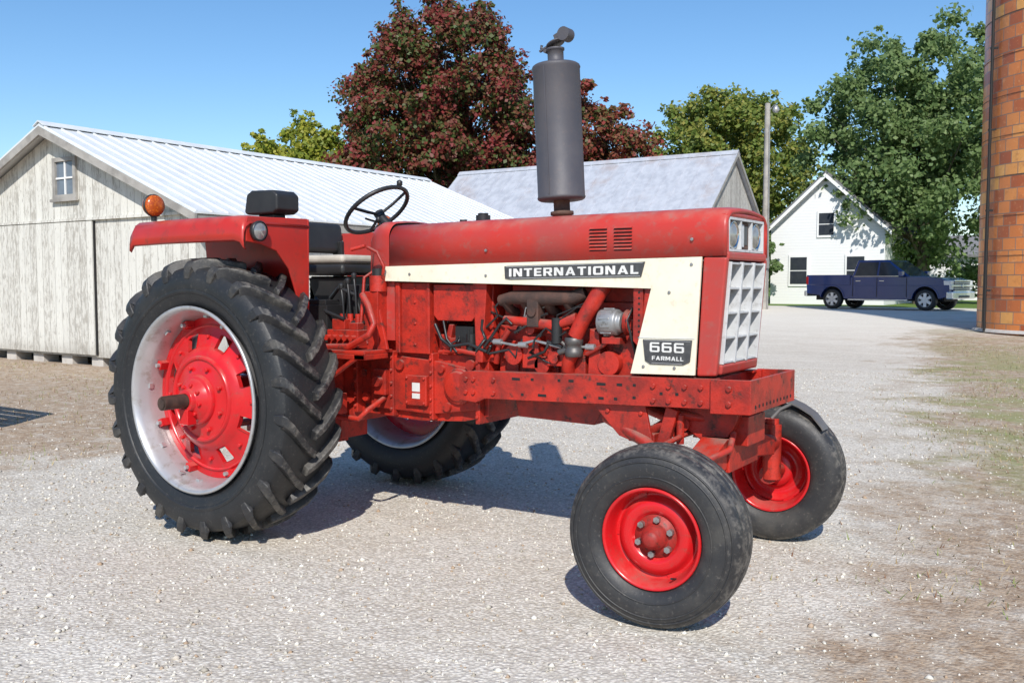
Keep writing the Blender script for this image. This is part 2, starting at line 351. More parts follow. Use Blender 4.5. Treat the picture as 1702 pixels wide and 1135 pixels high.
# ------------------------------------------------------------ BARNS
def woodmat(name,wood,paint,cover,bw=.19):
    m,nt,b=newmat(name); p=POS(nt); x,y,z=SEP(nt,p)
    u=MA(nt,'ADD',x,y); k=MA(nt,'DIVIDE',u,bw); fl=MA(nt,'FLOOR',k); fr=MA(nt,'FRACT',k)
    wn=nt.nodes.new('ShaderNodeTexWhiteNoise'); wn.noise_dimensions='1D'; setin(nt,wn.inputs['W'],fl); rb=wn.outputs['Value']
    v=COMB(nt,MA(nt,'MULTIPLY',u,11.),MA(nt,'MULTIPLY',rb,30.),MA(nt,'MULTIPLY',z,3.2))
    st=NOI(nt,v,1.8,9,.8); v2=COMB(nt,MA(nt,'MULTIPLY',u,40.),0.,MA(nt,'MULTIPLY',z,2.)); gr=NOI(nt,v2,1.5,5,.7)
    w=MIX(nt,gr,tuple(c*.65 for c in wood),tuple(min(1,c*1.3) for c in wood))
    pt=MIX(nt,NOI(nt,p,.8,5,.7),paint,tuple(c*.80 for c in paint)); pt=MIX(nt,MA(nt,'MULTIPLY',SS(nt,gr,.45,.7),.35),pt,wood)
    cov=MA(nt,'MULTIPLY',SS(nt,MA(nt,'ADD',st,MA(nt,'MULTIPLY',rb,.10)),cover-.03,cover+.09),.85)
    c=MIX(nt,cov,pt,w)
    ed=MA(nt,'MINIMUM',SS(nt,fr,.0,.035),SS(nt,fr,.965,1.,1.,0.))
    c=MIX(nt,MA(nt,'MULTIPLY',MA(nt,'SUBTRACT',1.,ed),.6),c,(.10,.09,.08))
    c=MIX(nt,MA(nt,'MULTIPLY',rb,.18),c,(.3,.28,.25))
    c=MIX(nt,SS(nt,MA(nt,'ADD',z,MA(nt,'MULTIPLY',gr,.5)),.35,.75,.45,0.),c,(.22,.19,.15))
    setin(nt,b.inputs['Base Color'],c); b.inputs['Roughness'].default_value=.9; b.inputs['Specular IOR Level'].default_value=.2
    setin(nt,b.inputs['Normal'],BUMP(nt,MA(nt,'ADD',ed,MA(nt,'MULTIPLY',gr,.35)),.5,.012)); return m
woodA=woodmat('peeling_white_boards',(.38,.355,.31),(.76,.745,.68),.565)
woodB=woodmat('grey_weathered_boards',(.33,.31,.29),(.58,.56,.52),.52)
trimw=mat('weathered_trim',(.38,.36,.33),.85,c2=(.25,.235,.215),sc=3,amt=1,bump=.4,bs=30)
def roofmat(name,c1,c2,rustc,ra,metal=.1,rough=.42):
    m,nt,b=newmat(name); p=POS(nt)
    s=NOI(nt,VM(nt,p,(3.,3.,.35)),1.1,6,.65)
    c=MIX(nt,SS(nt,s,.35,.7),c1,c2); c=MIX(nt,MA(nt,'MULTIPLY',SS(nt,NOI(nt,p,.7,6,.7),.5,.72),ra),c,rustc)
    setin(nt,b.inputs['Base Color'],c); b.inputs['Metallic'].default_value=metal; b.inputs['Roughness'].default_value=rough
    setin(nt,b.inputs['Normal'],BUMP(nt,NOI(nt,p,2.5,3),.15,.05)); return m
roofA=roofmat('pale_metal_roofing',(.76,.785,.795),(.66,.69,.71),(.58,.58,.56),.4)
roofB=roofmat('old_grey_metal_roofing',(.50,.52,.57),(.38,.40,.45),(.36,.28,.25),.55,.1,.45)
conc=mat('concrete_block',(.52,.49,.45),.9,c2=(.36,.33,.3),sc=6,bump=.4,bs=40)
glassd=mat('window_glass',(.03,.035,.045),.08,c2=(.05,.055,.06))
whitep=mat('white_paint',(.82,.82,.80),.6,c2=(.72,.72,.71),sc=2)
def gable_barn(name,label,x0,x1,y0,y1,base,eave,ridge,along,wm,rm,rib=.3,oh=.28,gz=0):
    root=empty(name,((x0+x1)/2,(y0+y1)/2,gz),0,label,'barn')
    t=.03
    mb=MB()
    if along=='y':
        xm=(x0+x1)/2; sl=(ridge-eave)/(xm-x0)
        pts=[(x0,base),(x1,base),(x1,eave),(xm,ridge),(x0,eave)]
        mb.prism(pts,y0,y0+.1); mb.prism(pts,y1-.1,y1)
        mb.box(x0,x0+.1,y0+.1,y1-.1,base,eave); mb.box(x1-.1,x1,y0+.1,y1-.1,base,eave)
    else:
        ym=(y0+y1)/2; sl=(ridge-eave)/(ym-y0)
        pts=[(y0,base),(y1,base),(y1,eave),(ym,ridge),(y0,eave)]
        mb.prism(pts,x0,x0+.1,axis='x'); mb.prism(pts,x1-.1,x1,axis='x')
        mb.box(x0+.1,x1-.1,y0,y0+.1,base,eave); mb.box(x0+.1,x1-.1,y1-.1,y1,base,eave)
    mb.obj('wall',root,[wm])
    a0,a1=(y0-oh,y1+oh) if along=='y' else (x0-oh,x1+oh)
    c=(x0+x1)/2 if along=='y' else (y0+y1)/2; hw=(x1-x0)/2 if along=='y' else (y1-y0)/2
    he=hw+.3; ze=ridge-sl*he; up=.06
    mb=MB()
    ax='y' if along=='y' else 'x'
    for sg in(-1,1):
        mb.prism([(c,ridge+up),(c+sg*he,ze+up),(c+sg*he,ze+up+t),(c,ridge+up+t)],a0,a1,axis=ax)
        k=int((a1-a0)/rib)
        for i in range(k+1):
            a=a0+.02+i*(a1-a0-.06)/k
            mb.prism([(c,ridge+up+t),(c+sg*he,ze+up+t),(c+sg*he,ze+up+t+.022),(c,ridge+up+t+.022)],a,a+.03,axis=ax)
    mb.prism([(c-.16,ridge+up+t-.16*sl+.03),(c,ridge+up+t+.045),(c+.16,ridge+up+t-.16*sl+.03),(c+.16,ridge+up+t-.16*sl+.045),(c,ridge+up+t+.065),(c-.16,ridge+up+t-.16*sl+.045)],a0-.01,a1+.01,axis=ax)
    mb.obj('roof',root,[rm])
    mb=MB()
    for a in(a0,a1-.04):
        for sg in(-1,1):
            mb.prism([(c,ridge+up-.003),(c+sg*he,ze+up-.003),(c+sg*he,ze+up-.13),(c,ridge+up-.15)],a,a+.04,axis=ax)
    for sg in(-1,1):
        e=c+sg*(he-.02)
        if along=='y': mb.box(min(e,e-sg*.03),max(e,e-sg*.03),a0+.05,a1-.05,ze-.1,ze+up-.012)
        else: mb.box(a0+.05,a1-.05,min(e,e-sg*.03),max(e,e-sg*.03),ze-.1,ze+up-.012)
    mb.obj('verge_board',root,[trimw])
    return root
b1=gable_barn('barn','long white barn with peeling boards and pale metal roof',-15.34,-7.78,5.15,15.3,.16,2.53,4.06,'y',woodA,roofA,.3)
for i in range(9):
    xx=-15.2+i*.9; mb=MB(); mb.box(xx,xx+.32,5.2,5.5,-.05,.157); mb.obj('foundation_block',b1,[conc],.01)
    if i: mb=MB(); mb.box(-8.15,-7.83,5.6+i*1.1,5.9+i*1.1,-.05,.157); mb.obj('foundation_block',b1,[conc],.01)
mb=MB(); mb.box(-15.3,-7.8,5.9,15.1,-.02,.15); mb.obj('crawl_space_shade',b1,[dark])  # solid dark block standing in for the shade beneath the raised barn
mb=MB(); X0,X1,Z0,Z1=-11.57,-10.88,2.88,3.59
mb.box(X0,X1,5.10,5.148,Z0,Z0+.07);mb.box(X0,X1,5.10,5.148,Z1-.07,Z1);mb.box(X0,X0+.08,5.10,5.148,Z0+.07,Z1-.07);mb.box(X1-.08,X1,5.10,5.148,Z0+.07,Z1-.07)
mb.box(X0-.04,X1+.04,5.07,5.12,Z0-.05,Z0)
xm=(X0+X1)/2; zm=(Z0+Z1)/2
mb.box(xm-.015,xm+.015,5.12,5.14,Z0+.07,Z1-.07,1); mb.box(X0+.08,xm-.016,5.12,5.14,zm-.015,zm+.015,1); mb.box(xm+.016,X1-.08,5.12,5.14,zm-.015,zm+.015,1)
wo=mb.obj('window',b1,[trimw,whitep])
mb=MB(); mb.box(X0+.075,X1-.075,5.141,5.147,Z0+.065,Z1-.065); mb.obj('window_pane',wo,[mat('grey_window_glass',(.16,.19,.23),.15)])
mb=MB(); mb.box(-14.6,-10.45,5.10,5.147,.2,2.47); mb.obj('sliding_door',b1,[woodA])
mb=MB(); mb.box(-14.9,-7.85,5.095,5.147,2.485,2.53); mb.box(-10.44,-10.41,5.12,5.147,.2,2.47,1); mb.box(-7.87,-7.78,5.11,5.147,.17,2.47)
mb.obj('door_track',b1,[woodA,dark])
gz2=float(gh(30))
b2=gable_barn('barn.001','small weathered shed with old grey metal roof',-21.1,-8.5,27.75,32.75,gz2,4.1,6.25,'x',woodB,roofB,.6,oh=.2,gz=gz2)
mb=MB(); mb.prism([(32.76,gz2-.1),(34.2,gz2-.1),(34.2,2.3),(32.76,2.75)],-13,-8.55,axis='x')
for i in range(9): mb.box(-8.54,-8.50,32.78,34.18,gz2+.1+i*.22,gz2+.25+i*.22)
mb.obj('lean_to',b2,[woodB])
mb=MB(); mb.box(-8.5,-8.46,29.4,31.1,gz2,2.6); mb.obj('door',b2,[woodB],.01)
tr_=empty('shadow_trailer',(-5.5,-.45,0),0,'unseen trailer with slatted sides added to cast a shadow on the yard','trailer')  # made-up trailer out of view, added to throw a shadow into the yard
mb=MB(); mb.box(-6.4,-4.72,-.95,.12,.50,.56)
for z_ in(.62,.80,.98,1.16):
    for (a,b_,c_,d_) in((-6.4,-4.72,-.97,-.95),(-6.4,-4.72,.12,.14),(-6.42,-6.4,-.95,.12),(-4.72,-4.70,-.95,.12)): mb.box(a,b_,c_,d_,z_,z_+.14)
for a in(-6.38,-5.6,-4.76):
    for c_ in(-.93,.08): mb.box(a,a+.04,c_,c_+.04,.56,1.32)
mb.obj('slatted_bed',tr_,[trimw],.004)
mb=MB(); mb.box(-6.3,-4.8,-.7,-.64,.42,.5); mb.box(-6.3,-4.8,-.2,-.14,.42,.5); mb.box(-7.5,-6.3,-.46,-.38,.40,.46); mb.tube([(-5.5,-1.0,.31),(-5.5,.2,.31)],.03,8); mb.box(-7.45,-7.38,-.46,-.38,0,.4); mb.box(-5.55,-5.45,-.7,-.14,.31,.42)
mb.obj('chassis',tr_,[rust],.004)
for y_ in(-1.05,.24):
    mb=MB(); mb.lathe([(-.07,.17),(-.085,.24),(-.06,.31),(.06,.31),(.085,.24),(.07,.17)],(-5.5,y_,.31),'y',28,closed=True); mb.cyl((-5.5,y_,.31),.175,-.03,.03,'y',20,1); mb.obj('wheel',tr_,[rub,steel])

# ------------------------------------------------------------ HOUSE
shing=mat('grey_shingles',(.20,.20,.21),.9,c2=(.13,.13,.135),sc=3,bump=.5,bs=25)
def sidingmat():
    m,nt,b=newmat('white_clapboard'); p=POS(nt); z=SEP(nt,p)[2]
    fr=MA(nt,'FRACT',MA(nt,'DIVIDE',z,.14)); 
    setin(nt,b.inputs['Base Color'],MIX(nt,SS(nt,fr,0.,.12),(.55,.56,.58),(.82,.82,.81))); b.inputs['Roughness'].default_value=.6
    setin(nt,b.inputs['Normal'],BUMP(nt,fr,.4,.02)); return m
sid=sidingmat(); hz=.38
def hwin(par_,x,z,w=.9,h=1.5,y=55):
    mb=MB(); mb.box(x-w/2-.1,x+w/2+.1,y-.06,y-.003,z-.1,z+h+.1); 
    o=mb.obj('window',par_,[whitep],.01)
    mb=MB()
    for q in(0,1): mb.box(x-w/2,x+w/2,y-.075,y-.062,z+q*h/2+.02,z+(q+1)*h/2-.03)
    mb.obj('window_pane',o,[glassd])
house=empty('farmhouse',(-7.9,48,hz),0,'white clapboard farmhouse with grey roof beside the tall tree','house')
hx0,hx1,hy0,hy1,he_,hr_=-10.9,-5.5,42.2,52,4.1,6.6; hm=(hx0+hx1)/2
mb=MB(); mb.prism([(hx0,hz),(hx1,hz),(hx1,he_),(hm,hr_),(hx0,he_)],hy0,hy1); mb.obj('wall',house,[sid])
mb=MB(); s_h=(hr_-he_)/(hx1-hm); ho=(hx1-hm)+.35
for sg in(-1,1): mb.prism([(hm,hr_+.05),(hm+sg*ho,hr_+.05-s_h*ho),(hm+sg*ho,hr_+.17-s_h*ho),(hm,hr_+.17)],hy0-.35,hy1+.3)
mb.obj('roof',house,[shing])
mb=MB()
for sg in(-1,1): mb.prism([(hm,hr_+.04),(hm+sg*ho,hr_+.04-s_h*ho),(hm+sg*ho,hr_-.14-s_h*ho),(hm,hr_-.16)],hy0-.40,hy0-.34)
mb.obj('verge_board',house,[whitep])
for x_ in(-9.5,-6.8): hwin(house,x_,1.35,.8,1.35,hy0)
hwin(house,hm,3.7,.7,1.1,hy0)
mb=MB(); mb.box(hm-.3,hm+.3,48,48.6,6.0,7.4); mb.obj('chimney',house,[mat('brick_chimney',(.35,.14,.09),.9)],.02)
mb=MB(); mb.box(-11.8,-10.92,46,52,hz,3.0); mb.prism([(-12.0,2.9),(-10.9,3.5),(-10.9,3.6),(-12.0,3.0)],45.8,52.2); mb.obj('side_porch',house,[whitep])
gar=empty('garage',(-3,60,hz),0,'small white outbuilding seen beyond the green tree','garage')
mb=MB(); mb.prism([(-6.2,hz),(.5,hz),(.5,3.0),(-6.2,3.0)],58,62); mb.obj('wall',gar,[sid])
mb=MB(); mb.prism([(57.6,2.95),(60,4.2),(62.4,2.95),(62.4,3.1),(60,4.35),(57.6,3.1)],-6.6,.9,axis='x'); mb.obj('roof',gar,[shing])
hwin(gar,-4.2,1.3,.8,1.1,58); mb=MB(); mb.box(-2.9,-.3,57.95,57.997,hz,2.5); mb.obj('door',gar,[whitep],.01)

# ------------------------------------------------------------ SILO
sx,sy=3.25,23.6; sz0=float(gh(sy)); sr=2.45
silo=empty('silo',(sx,sy,sz0),0,'tall round silo of glazed orange clay tile','silo')
n=72; Hs=15
vs=[];fs=[]
for i in range(n+1):
    t=2*math.pi*i/n; vs+= [(sx+sr*math.sin(t),sy+sr*math.cos(t),sz0-.1),(sx+sr*math.sin(t),sy+sr*math.cos(t),sz0+Hs)]
fs=[(2*i,2*i+2,2*i+3,2*i+1) for i in range(n)]
me=bpy.data.meshes.new('silo_wall'); me.from_pydata(vs,[],fs); uv=me.uv_layers.new(name='UVMap')
for p_ in me.polygons:
    p_.use_smooth=True
    for li in p_.loop_indices:
        vi=me.loops[li].vertex_index; uv.data[li].uv=((vi//2)*2*math.pi*sr/n,0 if vi%2==0 else Hs)
m,nt,b=newmat('glazed_clay_tile'); uvn=nt.nodes.new('ShaderNodeTexCoord').outputs['UV']
br=nt.nodes.new('ShaderNodeTexBrick'); nt.links.new(uvn,br.inputs['Vector'])
br.inputs['Color1'].default_value=(0,0,0,1); br.inputs['Color2'].default_value=(1,1,1,1); br.inputs['Mortar'].default_value=(.5,.5,.5,1)
br.inputs['Scale'].default_value=1; br.inputs['Brick Width'].default_value=.40; br.inputs['Row Height'].default_value=.30; br.inputs['Mortar Size'].default_value=.012; br.inputs['Bias'].default_value=0
br.inputs['Mortar Smooth'].default_value=.1
rv=SEP(nt,br.outputs['Color'])[0]
c=MIX(nt,SS(nt,rv,0.,.5),(.38,.09,.03),(.66,.21,.055)); c=MIX(nt,SS(nt,rv,.6,1.),c,(.74,.36,.10))
c=MIX(nt,MA(nt,'MULTIPLY',SS(nt,NOI(nt,POS(nt),3,6,.7),.5,.7),.5),c,(.32,.10,.04))
c=MIX(nt,MA(nt,'MULTIPLY',SS(nt,NOI(nt,POS(nt),9,5,.7),.55,.7),.35),c,(.78,.44,.2))
c=MIX(nt,br.outputs['Fac'],c,(.27,.17,.12)); setin(nt,b.inputs['Base Color'],c); b.inputs['Roughness'].default_value=.32
setin(nt,b.inputs['Normal'],BUMP(nt,MA(nt,'MULTIPLY_ADD',br.outputs['Fac'],-1.,MA(nt,'MULTIPLY',NOI(nt,POS(nt),5,3),.7)),.7,.015))
me.materials.append(m); o=bpy.data.objects.new('silo_wall',me); COL.objects.link(o); par(o,silo)
mb=MB(); mb.lathe([(0,sr+.12),(.07,sr+.10),(.08,sr-.05)],(sx,sy,sz0-.02),'z',64); mb.obj('footing',silo,[conc])
mb=MB(); mb.lathe([(0,sr+.1),(1.2,sr*.55),(1.6,.01)],(sx,sy,sz0+Hs),'z',48); mb.obj('silo_roof',silo,[roofA])
mb=MB()
for i in range(14): mb.lathe([(0,sr+.004),(0,sr+.012),(.012,sr+.012),(.012,sr+.004)],(sx,sy,sz0+.9+i*.98),'z',64)
mb.obj('steel_hoop',silo,[rust])
mb=MB(); aa=R(-125); px_,py_=sx+math.sin(aa)*(sr+.12),sy+math.cos(aa)*(sr+.12)
mb.tube([(px_,py_,sz0),(px_,py_,sz0+Hs)],.035,8)
px2,py2=sx+math.sin(R(-119))*(sr+.05),sy+math.cos(R(-119))*(sr+.05); mb.tube([(px2,py2,sz0),(px2+.05,py2,sz0+8),(px2,py2,sz0+Hs)],.012,6)
for i in range(7): mb.box(px_-.05,px_+.12,py_-.02,py_+.02,sz0+1+i*2,sz0+1.05+i*2)
mb.obj('downpipe',silo,[dark])
scr=empty('scrap_pile',(4.2,18.6,0),0,'small pile of rusty scrap iron beside the silo','scrap'); mb=MB()
for i in range(34):
    M=Matrix.Translation((3.95+random.uniform(-.4,.7),18.6+random.uniform(-.4,.4),.12+random.uniform(0,.55)))@Matrix.Rotation(random.uniform(0,3),4,'Z')@Matrix.Rotation(random.uniform(-.5,.5),4,'Y')
    if i%3: mb.box(-.35,.35,-.03,.03,-.02,.02,0,M)
    else: mb.cyl((0,0,0),.09,-.2,.2,'x',10,0,M)
mb.obj('scrap_iron',scr,[rust])

# ------------------------------------------------------------ POLE
gzp=float(gh(32.5))
pole=empty('utility_pole',(-8.0,32.6,gzp),0,'weathered wooden utility pole with a yard lamp','utility pole')
mb=MB(); mb.tube([(-8,32.6,gzp-.2),(-8,32.6,4.4),(-8.0,32.6,8.45)],[.15,.13,.105],14); mb.obj('post',pole,[trimw])
mb=MB(); mb.tube([(-8,32.6,8.1),(-7.7,32.5,8.35),(-7.55,32.42,8.3)],.02,6); mb.lathe([(0,.03),(-.08,.1),(-.2,.14),(-.28,.09),(-.3,.001)],(-7.62,32.45,8.32),'z',14); mb.obj('yard_lamp',pole,[silver])
mb=MB(); mb.tube([(-7.88,32.5,gzp),(-7.88,32.5,7.6)],.018,6); mb.box(-7.95,-7.78,32.4,32.47,2.0,2.45); mb.obj('conduit',pole,[steel])

# ------------------------------------------------------------ TRUCK
gt=float(gh(35))
bluep=mat('metallic_blue_paint',(.006,.030,.155),.24,.0,c2=(.007,.034,.17),coat=1.); 
tailm=mat('red_tail_lamp',(.4,.01,.01),.2)
tk=empty('pickup_truck',(-3.9,35.1,gt),R(-14),'shiny dark blue crew cab pickup parked on the gravel drive','pickup truck')
mb=MB()
def arc(cx,cz,r,a0,a1,n=12): return [(cx+r*math.cos(R(a0+(a1-a0)*i/n)),cz+r*math.sin(R(a0+(a1-a0)*i/n))) for i in range(n+1)]
FW,RW=1.95,-1.80
prof=[(-2.92,.62),(-2.94,.97),(-1.03,.97),(-1.03,1.27),(1.15,1.27),(1.4,1.275),(2.0,1.26),(2.5,1.22),(2.76,1.14),(2.84,.95),(2.84,.55),(2.46,.45)]
prof+=arc(FW,.42,.49,4,176)+[(1.40,.42),(-1.28,.42)]+arc(RW,.42,.49,4,176)+[(-2.35,.55)]
mb.prism(prof,-.99,.99)
for sg in(-1,1):
    mb.prism([(-2.94,.972),(-1.05,.972),(-1.05,1.36),(-2.94,1.36)],sg*.99-(.09 if sg>0 else 0),sg*.99+(.09 if sg<0 else 0))
mb.box(-2.95,-2.88,-.899,.899,.972,1.36)
for sg in(-1,1):
    mb.box(-2.6,2.5,min(sg*.985,sg*1.0),max(sg*.985,sg*1.0),.93,.96)
    for wx in(FW,RW):
        a_=arc(wx,.42,.54,8,172,12)+arc(wx,.42,.49,172,8,12); mb.prism(a_,min(sg*.98,sg*1.02),max(sg*.98,sg*1.02))
o=mb.obj('body',tk,[bluep],.03,3,local=True)
mb=MB(); zb,zt=1.272,1.93
B=[(-1.0,-.96),(1.36,-.96),(1.36,.96),(-1.0,.96)]; T_=[(-.84,-.78),(.42,-.78),(.42,.78),(-.84,.78)]
vs=[(a,b_,zb) for a,b_ in B]+[(a,b_,zt) for a,b_ in T_]
mb.add(vs,[(0,1,2,3),(7,6,5,4)]+[(i,(i+1)%4,4+(i+1)%4,4+i) for i in range(4)])
mb.obj('cab',tk,[bluep],.05,4,local=True)
def sy_(z,off=.006): return .96-(z-zb)/(zt-zb)*.18+off
for sg in(-1,1):
    for poly in([(-.86,1.32),(.04,1.32),(.04,1.84),(-.74,1.84)],[(.11,1.32),(1.12,1.32),(.46,1.84),(.11,1.84)]):
        mb=MB(); mb.add([(a,sg*sy_(z),z) for a,z in poly],[(0,1,2,3)]); mb.obj('side_window',tk,[glassd],local=True)
def fx(z,off=.008): return 1.36-(z-zb)/(zt-zb)*.94+off
mb=MB(); mb.add([(fx(1.32),-.84,1.32),(fx(1.32),.84,1.32),(fx(1.86),.72,1.86),(fx(1.86),-.72,1.86)],[(0,1,2,3)]); mb.obj('windshield',tk,[glassd],local=True)
mb=MB(); mb.box(-1.25,1.45,-.8,.8,.35,.9); mb.box(-2.7,2.5,-.62,.62,.35,.9); mb.obj('underbody',tk,[dark],local=True)
for sg in(-1,1):
    for xx in(1.24,.07,-.92):
        mb=MB(); mb.box(xx-.009,xx+.009,min(sg*.988,sg*1.0015),max(sg*.988,sg*1.0015),.5,1.24); mb.obj('door_gap',tk,[dark],local=True)
    for xx in(.16,-.80): mb=MB(); mb.box(xx,xx+.2,sg*1.0-.014,sg*1.0+.014,1.1,1.135); mb.obj('door_handle',tk,[chrome],.006,local=True)
    mb=MB(); mb.box(1.0,1.16,min(sg*1.0,sg*1.22),max(sg*1.0,sg*1.22),1.28,1.50); mb.obj('side_mirror',tk,[bluep],.03,local=True)
    mb=MB(); mb.box(-.9,1.15,min(sg*.955,sg*.975),max(sg*.955,sg*.975),1.285,1.305); mb.obj('window_trim',tk,[chrome],local=True)
mb=MB(); mb.box(2.83,2.90,-.70,.70,.74,1.14); mb.obj('grille',tk,[black],.02,local=True)
brt=mat('bright_chrome',(.78,.79,.80),.22,.7)
mb=MB(); mb.box(2.87,2.93,-.98,.98,.90,.975); mb.box(2.87,2.93,-.72,.72,1.09,1.15); mb.box(2.87,2.93,-.72,.72,.71,.77); mb.box(2.87,2.915,-.72,.72,.82,.845); mb.box(2.87,2.915,-.72,.72,1.02,1.045)
mb.prism([(-.16,.90),(-.04,.90),(-.04,.87),(.04,.87),(.04,.90),(.16,.90),(.12,.97),(.04,.97),(.04,1.0),(-.04,1.0),(-.04,.97),(-.12,.97)],2.931,2.945,axis='x')
mb.obj('grille_trim',tk,[brt],.008,local=True)
clr_=mat('clear_lamp',(.7,.72,.74),.1,.2)
for sg in(-1,1):
    mb=MB(); mb.prism([(sg*.72,.78),(sg*.98,.80),(sg*1.0,1.13),(sg*.72,1.13)],2.62,2.885,axis='x'); mb.obj('headlight',tk,[clr_],.02,local=True)
mb=MB(); mb.box(2.72,2.98,-1.0,1.0,.44,.72); mb.box(2.78,3.0,-.5,.5,.48,.58,1); mb.obj('front_bumper',tk,[brt,black],.04,3,local=True)
mb=MB(); mb.box(-3.06,-2.92,-.98,.98,.5,.72); mb.obj('rear_bumper',tk,[brt],.03,local=True)
for sg in(-1,1):
    mb=MB(); mb.box(-2.96,-2.86,min(sg*.86,sg*1.0),max(sg*.86,sg*1.0),.98,1.3); mb.obj('tail_lamp',tk,[tailm],.015,local=True)
def twheel():
    mb=MB(); mb.lathe([(-.12,.25),(-.13,.33),(-.115,.385),(-.09,.40),(.09,.40),(.115,.385),(.13,.33),(.12,.25)],n=36); ty=mb
    mr=MB(); mr.lathe([(-.118,.268),(-.128,.262),(-.10,.245),(.1,.235)],n=30); mr.cyl((0,0,0),.07,-.125,0,'y',16)
    for i in range(6):
        mr.box(-.055,.055,-.125,-.07,.05,.25,0,Matrix.Rotation(i*math.pi/3,4,'Y'))
    mr.cyl((0,0,0),.235,.0,.02,'y',24,1)
    return ty,mr
whl=mat('bright_alloy',(.74,.74,.75),.3,.35)
ty,mr=twheel(); first=None
for (wx,sg) in((FW,-1),(FW,1),(RW,-1),(RW,1)):
    M=Matrix.Translation((wx,sg*.88,.40))@(Matrix.Rotation(math.pi,4,'Z') if sg>0 else I4)
    if first is None:
        w_=mr.obj('wheel',tk,[whl,dark],local=True,M=M); t_=ty.obj('tyre',w_,[rub],local=True); first=(w_,t_)
    else:
        w_=first[0].copy(); COL.objects.link(w_); w_.matrix_basis=M; t_=first[1].copy(); COL.objects.link(t_); t_.parent=w_
for sg in(-1,1):
    mb=MB(); mb.box(-1.1,1.3,min(sg*.9,sg*1.06),max(sg*.9,sg*1.06),.36,.41); mb.obj('running_board',tk,[brt],.01,local=True)

# ============================================================ TRACTOR
T=empty('tractor',(1.3,0,0),0,'vintage red and cream row crop tractor parked on gravel','tractor')
def polar_disc(mb,rs,yf,n,win,th=.014,mi=0):
    for side in(0,1):
        vs=[];fs=[]
        for i in range(n):
            t=2*math.pi*i/n
            for r in rs: vs.append((r*math.sin(t),yf(r)+side*th,r*math.cos(t)))
        k=len(rs)
        for i in range(n):
            j=(i+1)%n
            for q in range(k-1):
                if win(rs[q],rs[q+1],i): continue
                fs.append((i*k+q,i*k+q+1,j*k+q+1,j*k+q))
        mb.add(vs,fs,mi,True)
def wall(mb,r0,r1,t0,t1,yf,th,mi=0,n=6):
    P=[]
    for i in range(n+1): P.append((r0,t0+(t1-t0)*i/n))
    for i in range(n+1): P.append((r1,t1-(t1-t0)*i/n))
    vs=[]
    for r,t in P: vs+=[(r*math.sin(t),yf(r)-.004,r*math.cos(t)),(r*math.sin(t),yf(r)+th,r*math.cos(t))]
    k=len(P); mb.add(vs,[(2*i,2*i+1,(2*i+3)%(2*k),(2*i+2)%(2*k)) for i in range(k)],mi)
def yf(r): return float(np.interp(r,[.05,.13,.17,.24,.27,.30,.36,.40,.455],[-.155,-.15,-.135,-.125,-.112,-.085,-.062,-.05,-.045]))
mb=MB()
polar_disc(mb,[.05,.09,.13,.17,.21,.24,.262,.275,.290,.305,.33,.355,.370,.41,.455],yf,96,lambda a,c,i:(a>=.289 and c<=.375 and (i%12) in(4,5,6,7)))
for i in range(8):
    wall(mb,.290,.370,2*math.pi*(i*12+4)/96,2*math.pi*(i*12+8)/96,yf,.022)
mb.lathe([(-.145,.140),(-.170,.135),(-.175,.118),(-.20,.100),(-.215,.065),(-.24,.062),(-.24,.041)],n=32)
mb.lathe([(-.128,.215),(-.140,.222),(-.140,.236),(-.12,.245)],n=48)
mb.lathe([(-.050,.395),(-.060,.402),(-.060,.410),(-.045,.418)],n=64)
for i in range(8):
    t=i*math.pi/4+.2; mb.bolt((.085*math.sin(t),-.198,.085*math.cos(t)),.012,.022)
    t=i*math.pi/4+.39; mb.bolt((.180*math.sin(t),yf(.18),.180*math.cos(t)),.013,.022)
    t=i*math.pi/4; mb.bolt((.345*math.sin(t),yf(.345),.345*math.cos(t)),.012,.016)
mb.box(-.035,.035,-.25,-.19,-.13,-.045)
mb.cyl((0,0,0),.037,-.385,-.23,'y',24,1); mb.cyl((0,0,0),.027,-.392,-.385,'y',16,1)
mb.box(-.006,.006,-.39,-.24,.03,.041,1)
mb.cyl((0,0,0),.12,-.11,.30,'y',20)
rw=mb.obj('rear_wheel',T,[red_gloss,axl],.003,1,M=Matrix.Translation((-.02,-.87,.785)))
mb=MB()
mb.lathe([(-.196,.517),(-.208,.520),(-.212,.510),(-.205,.498),(-.17,.488),(-.135,.470),(-.10,.462),(-.05,.456),(.05,.452),(.12,.460),(.18,.488),(.20,.51),(.198,.52)],n=96)
for i in range(8):
    t=i*math.pi/4+.39
    M=Matrix.Rotation(t,4,'Y'); mb.box(-.022,.022,-.10,-.03,.42,.456,1,M); mb.bolt((.437*math.sin(t),-.10,.437*math.cos(t)),.012,.02)
for i in range(8):
    t=i*math.pi/4+.1; M=Matrix.Rotation(t,4,'Y'); mb.box(-.014,.014,-.13,-.105,.455,.468,0,M)
mb.tube([(.46*math.sin(R(200)),-.13,.46*math.cos(R(200))),(.44*math.sin(R(200)),-.17,.44*math.cos(R(200)))],.006,6)
rr_=mb.obj('rim',rw,[silver,red_gloss],local=True)
mb=MB()
P=[(-.165,.505),(-.185,.53),(-.205,.575),(-.213,.62),(-.212,.66),(-.203,.695),(-.185,.722),(-.15,.735),(-.08,.743),(0,.746)]
P=P+[(-a,r) for a,r in P[-2::-1]]
mb.lathe(P+[(.15,.495),(-.15,.495)],n=96,closed=True)
mb.lathe([(-.2065,.585),(-.2135,.59),(-.2155,.60),(-.2135,.612)],n=96)
nl=23
def surf(a): return float(np.interp(abs(a),[0,.08,.15,.185,.203,.213],[.746,.743,.735,.722,.695,.66]))
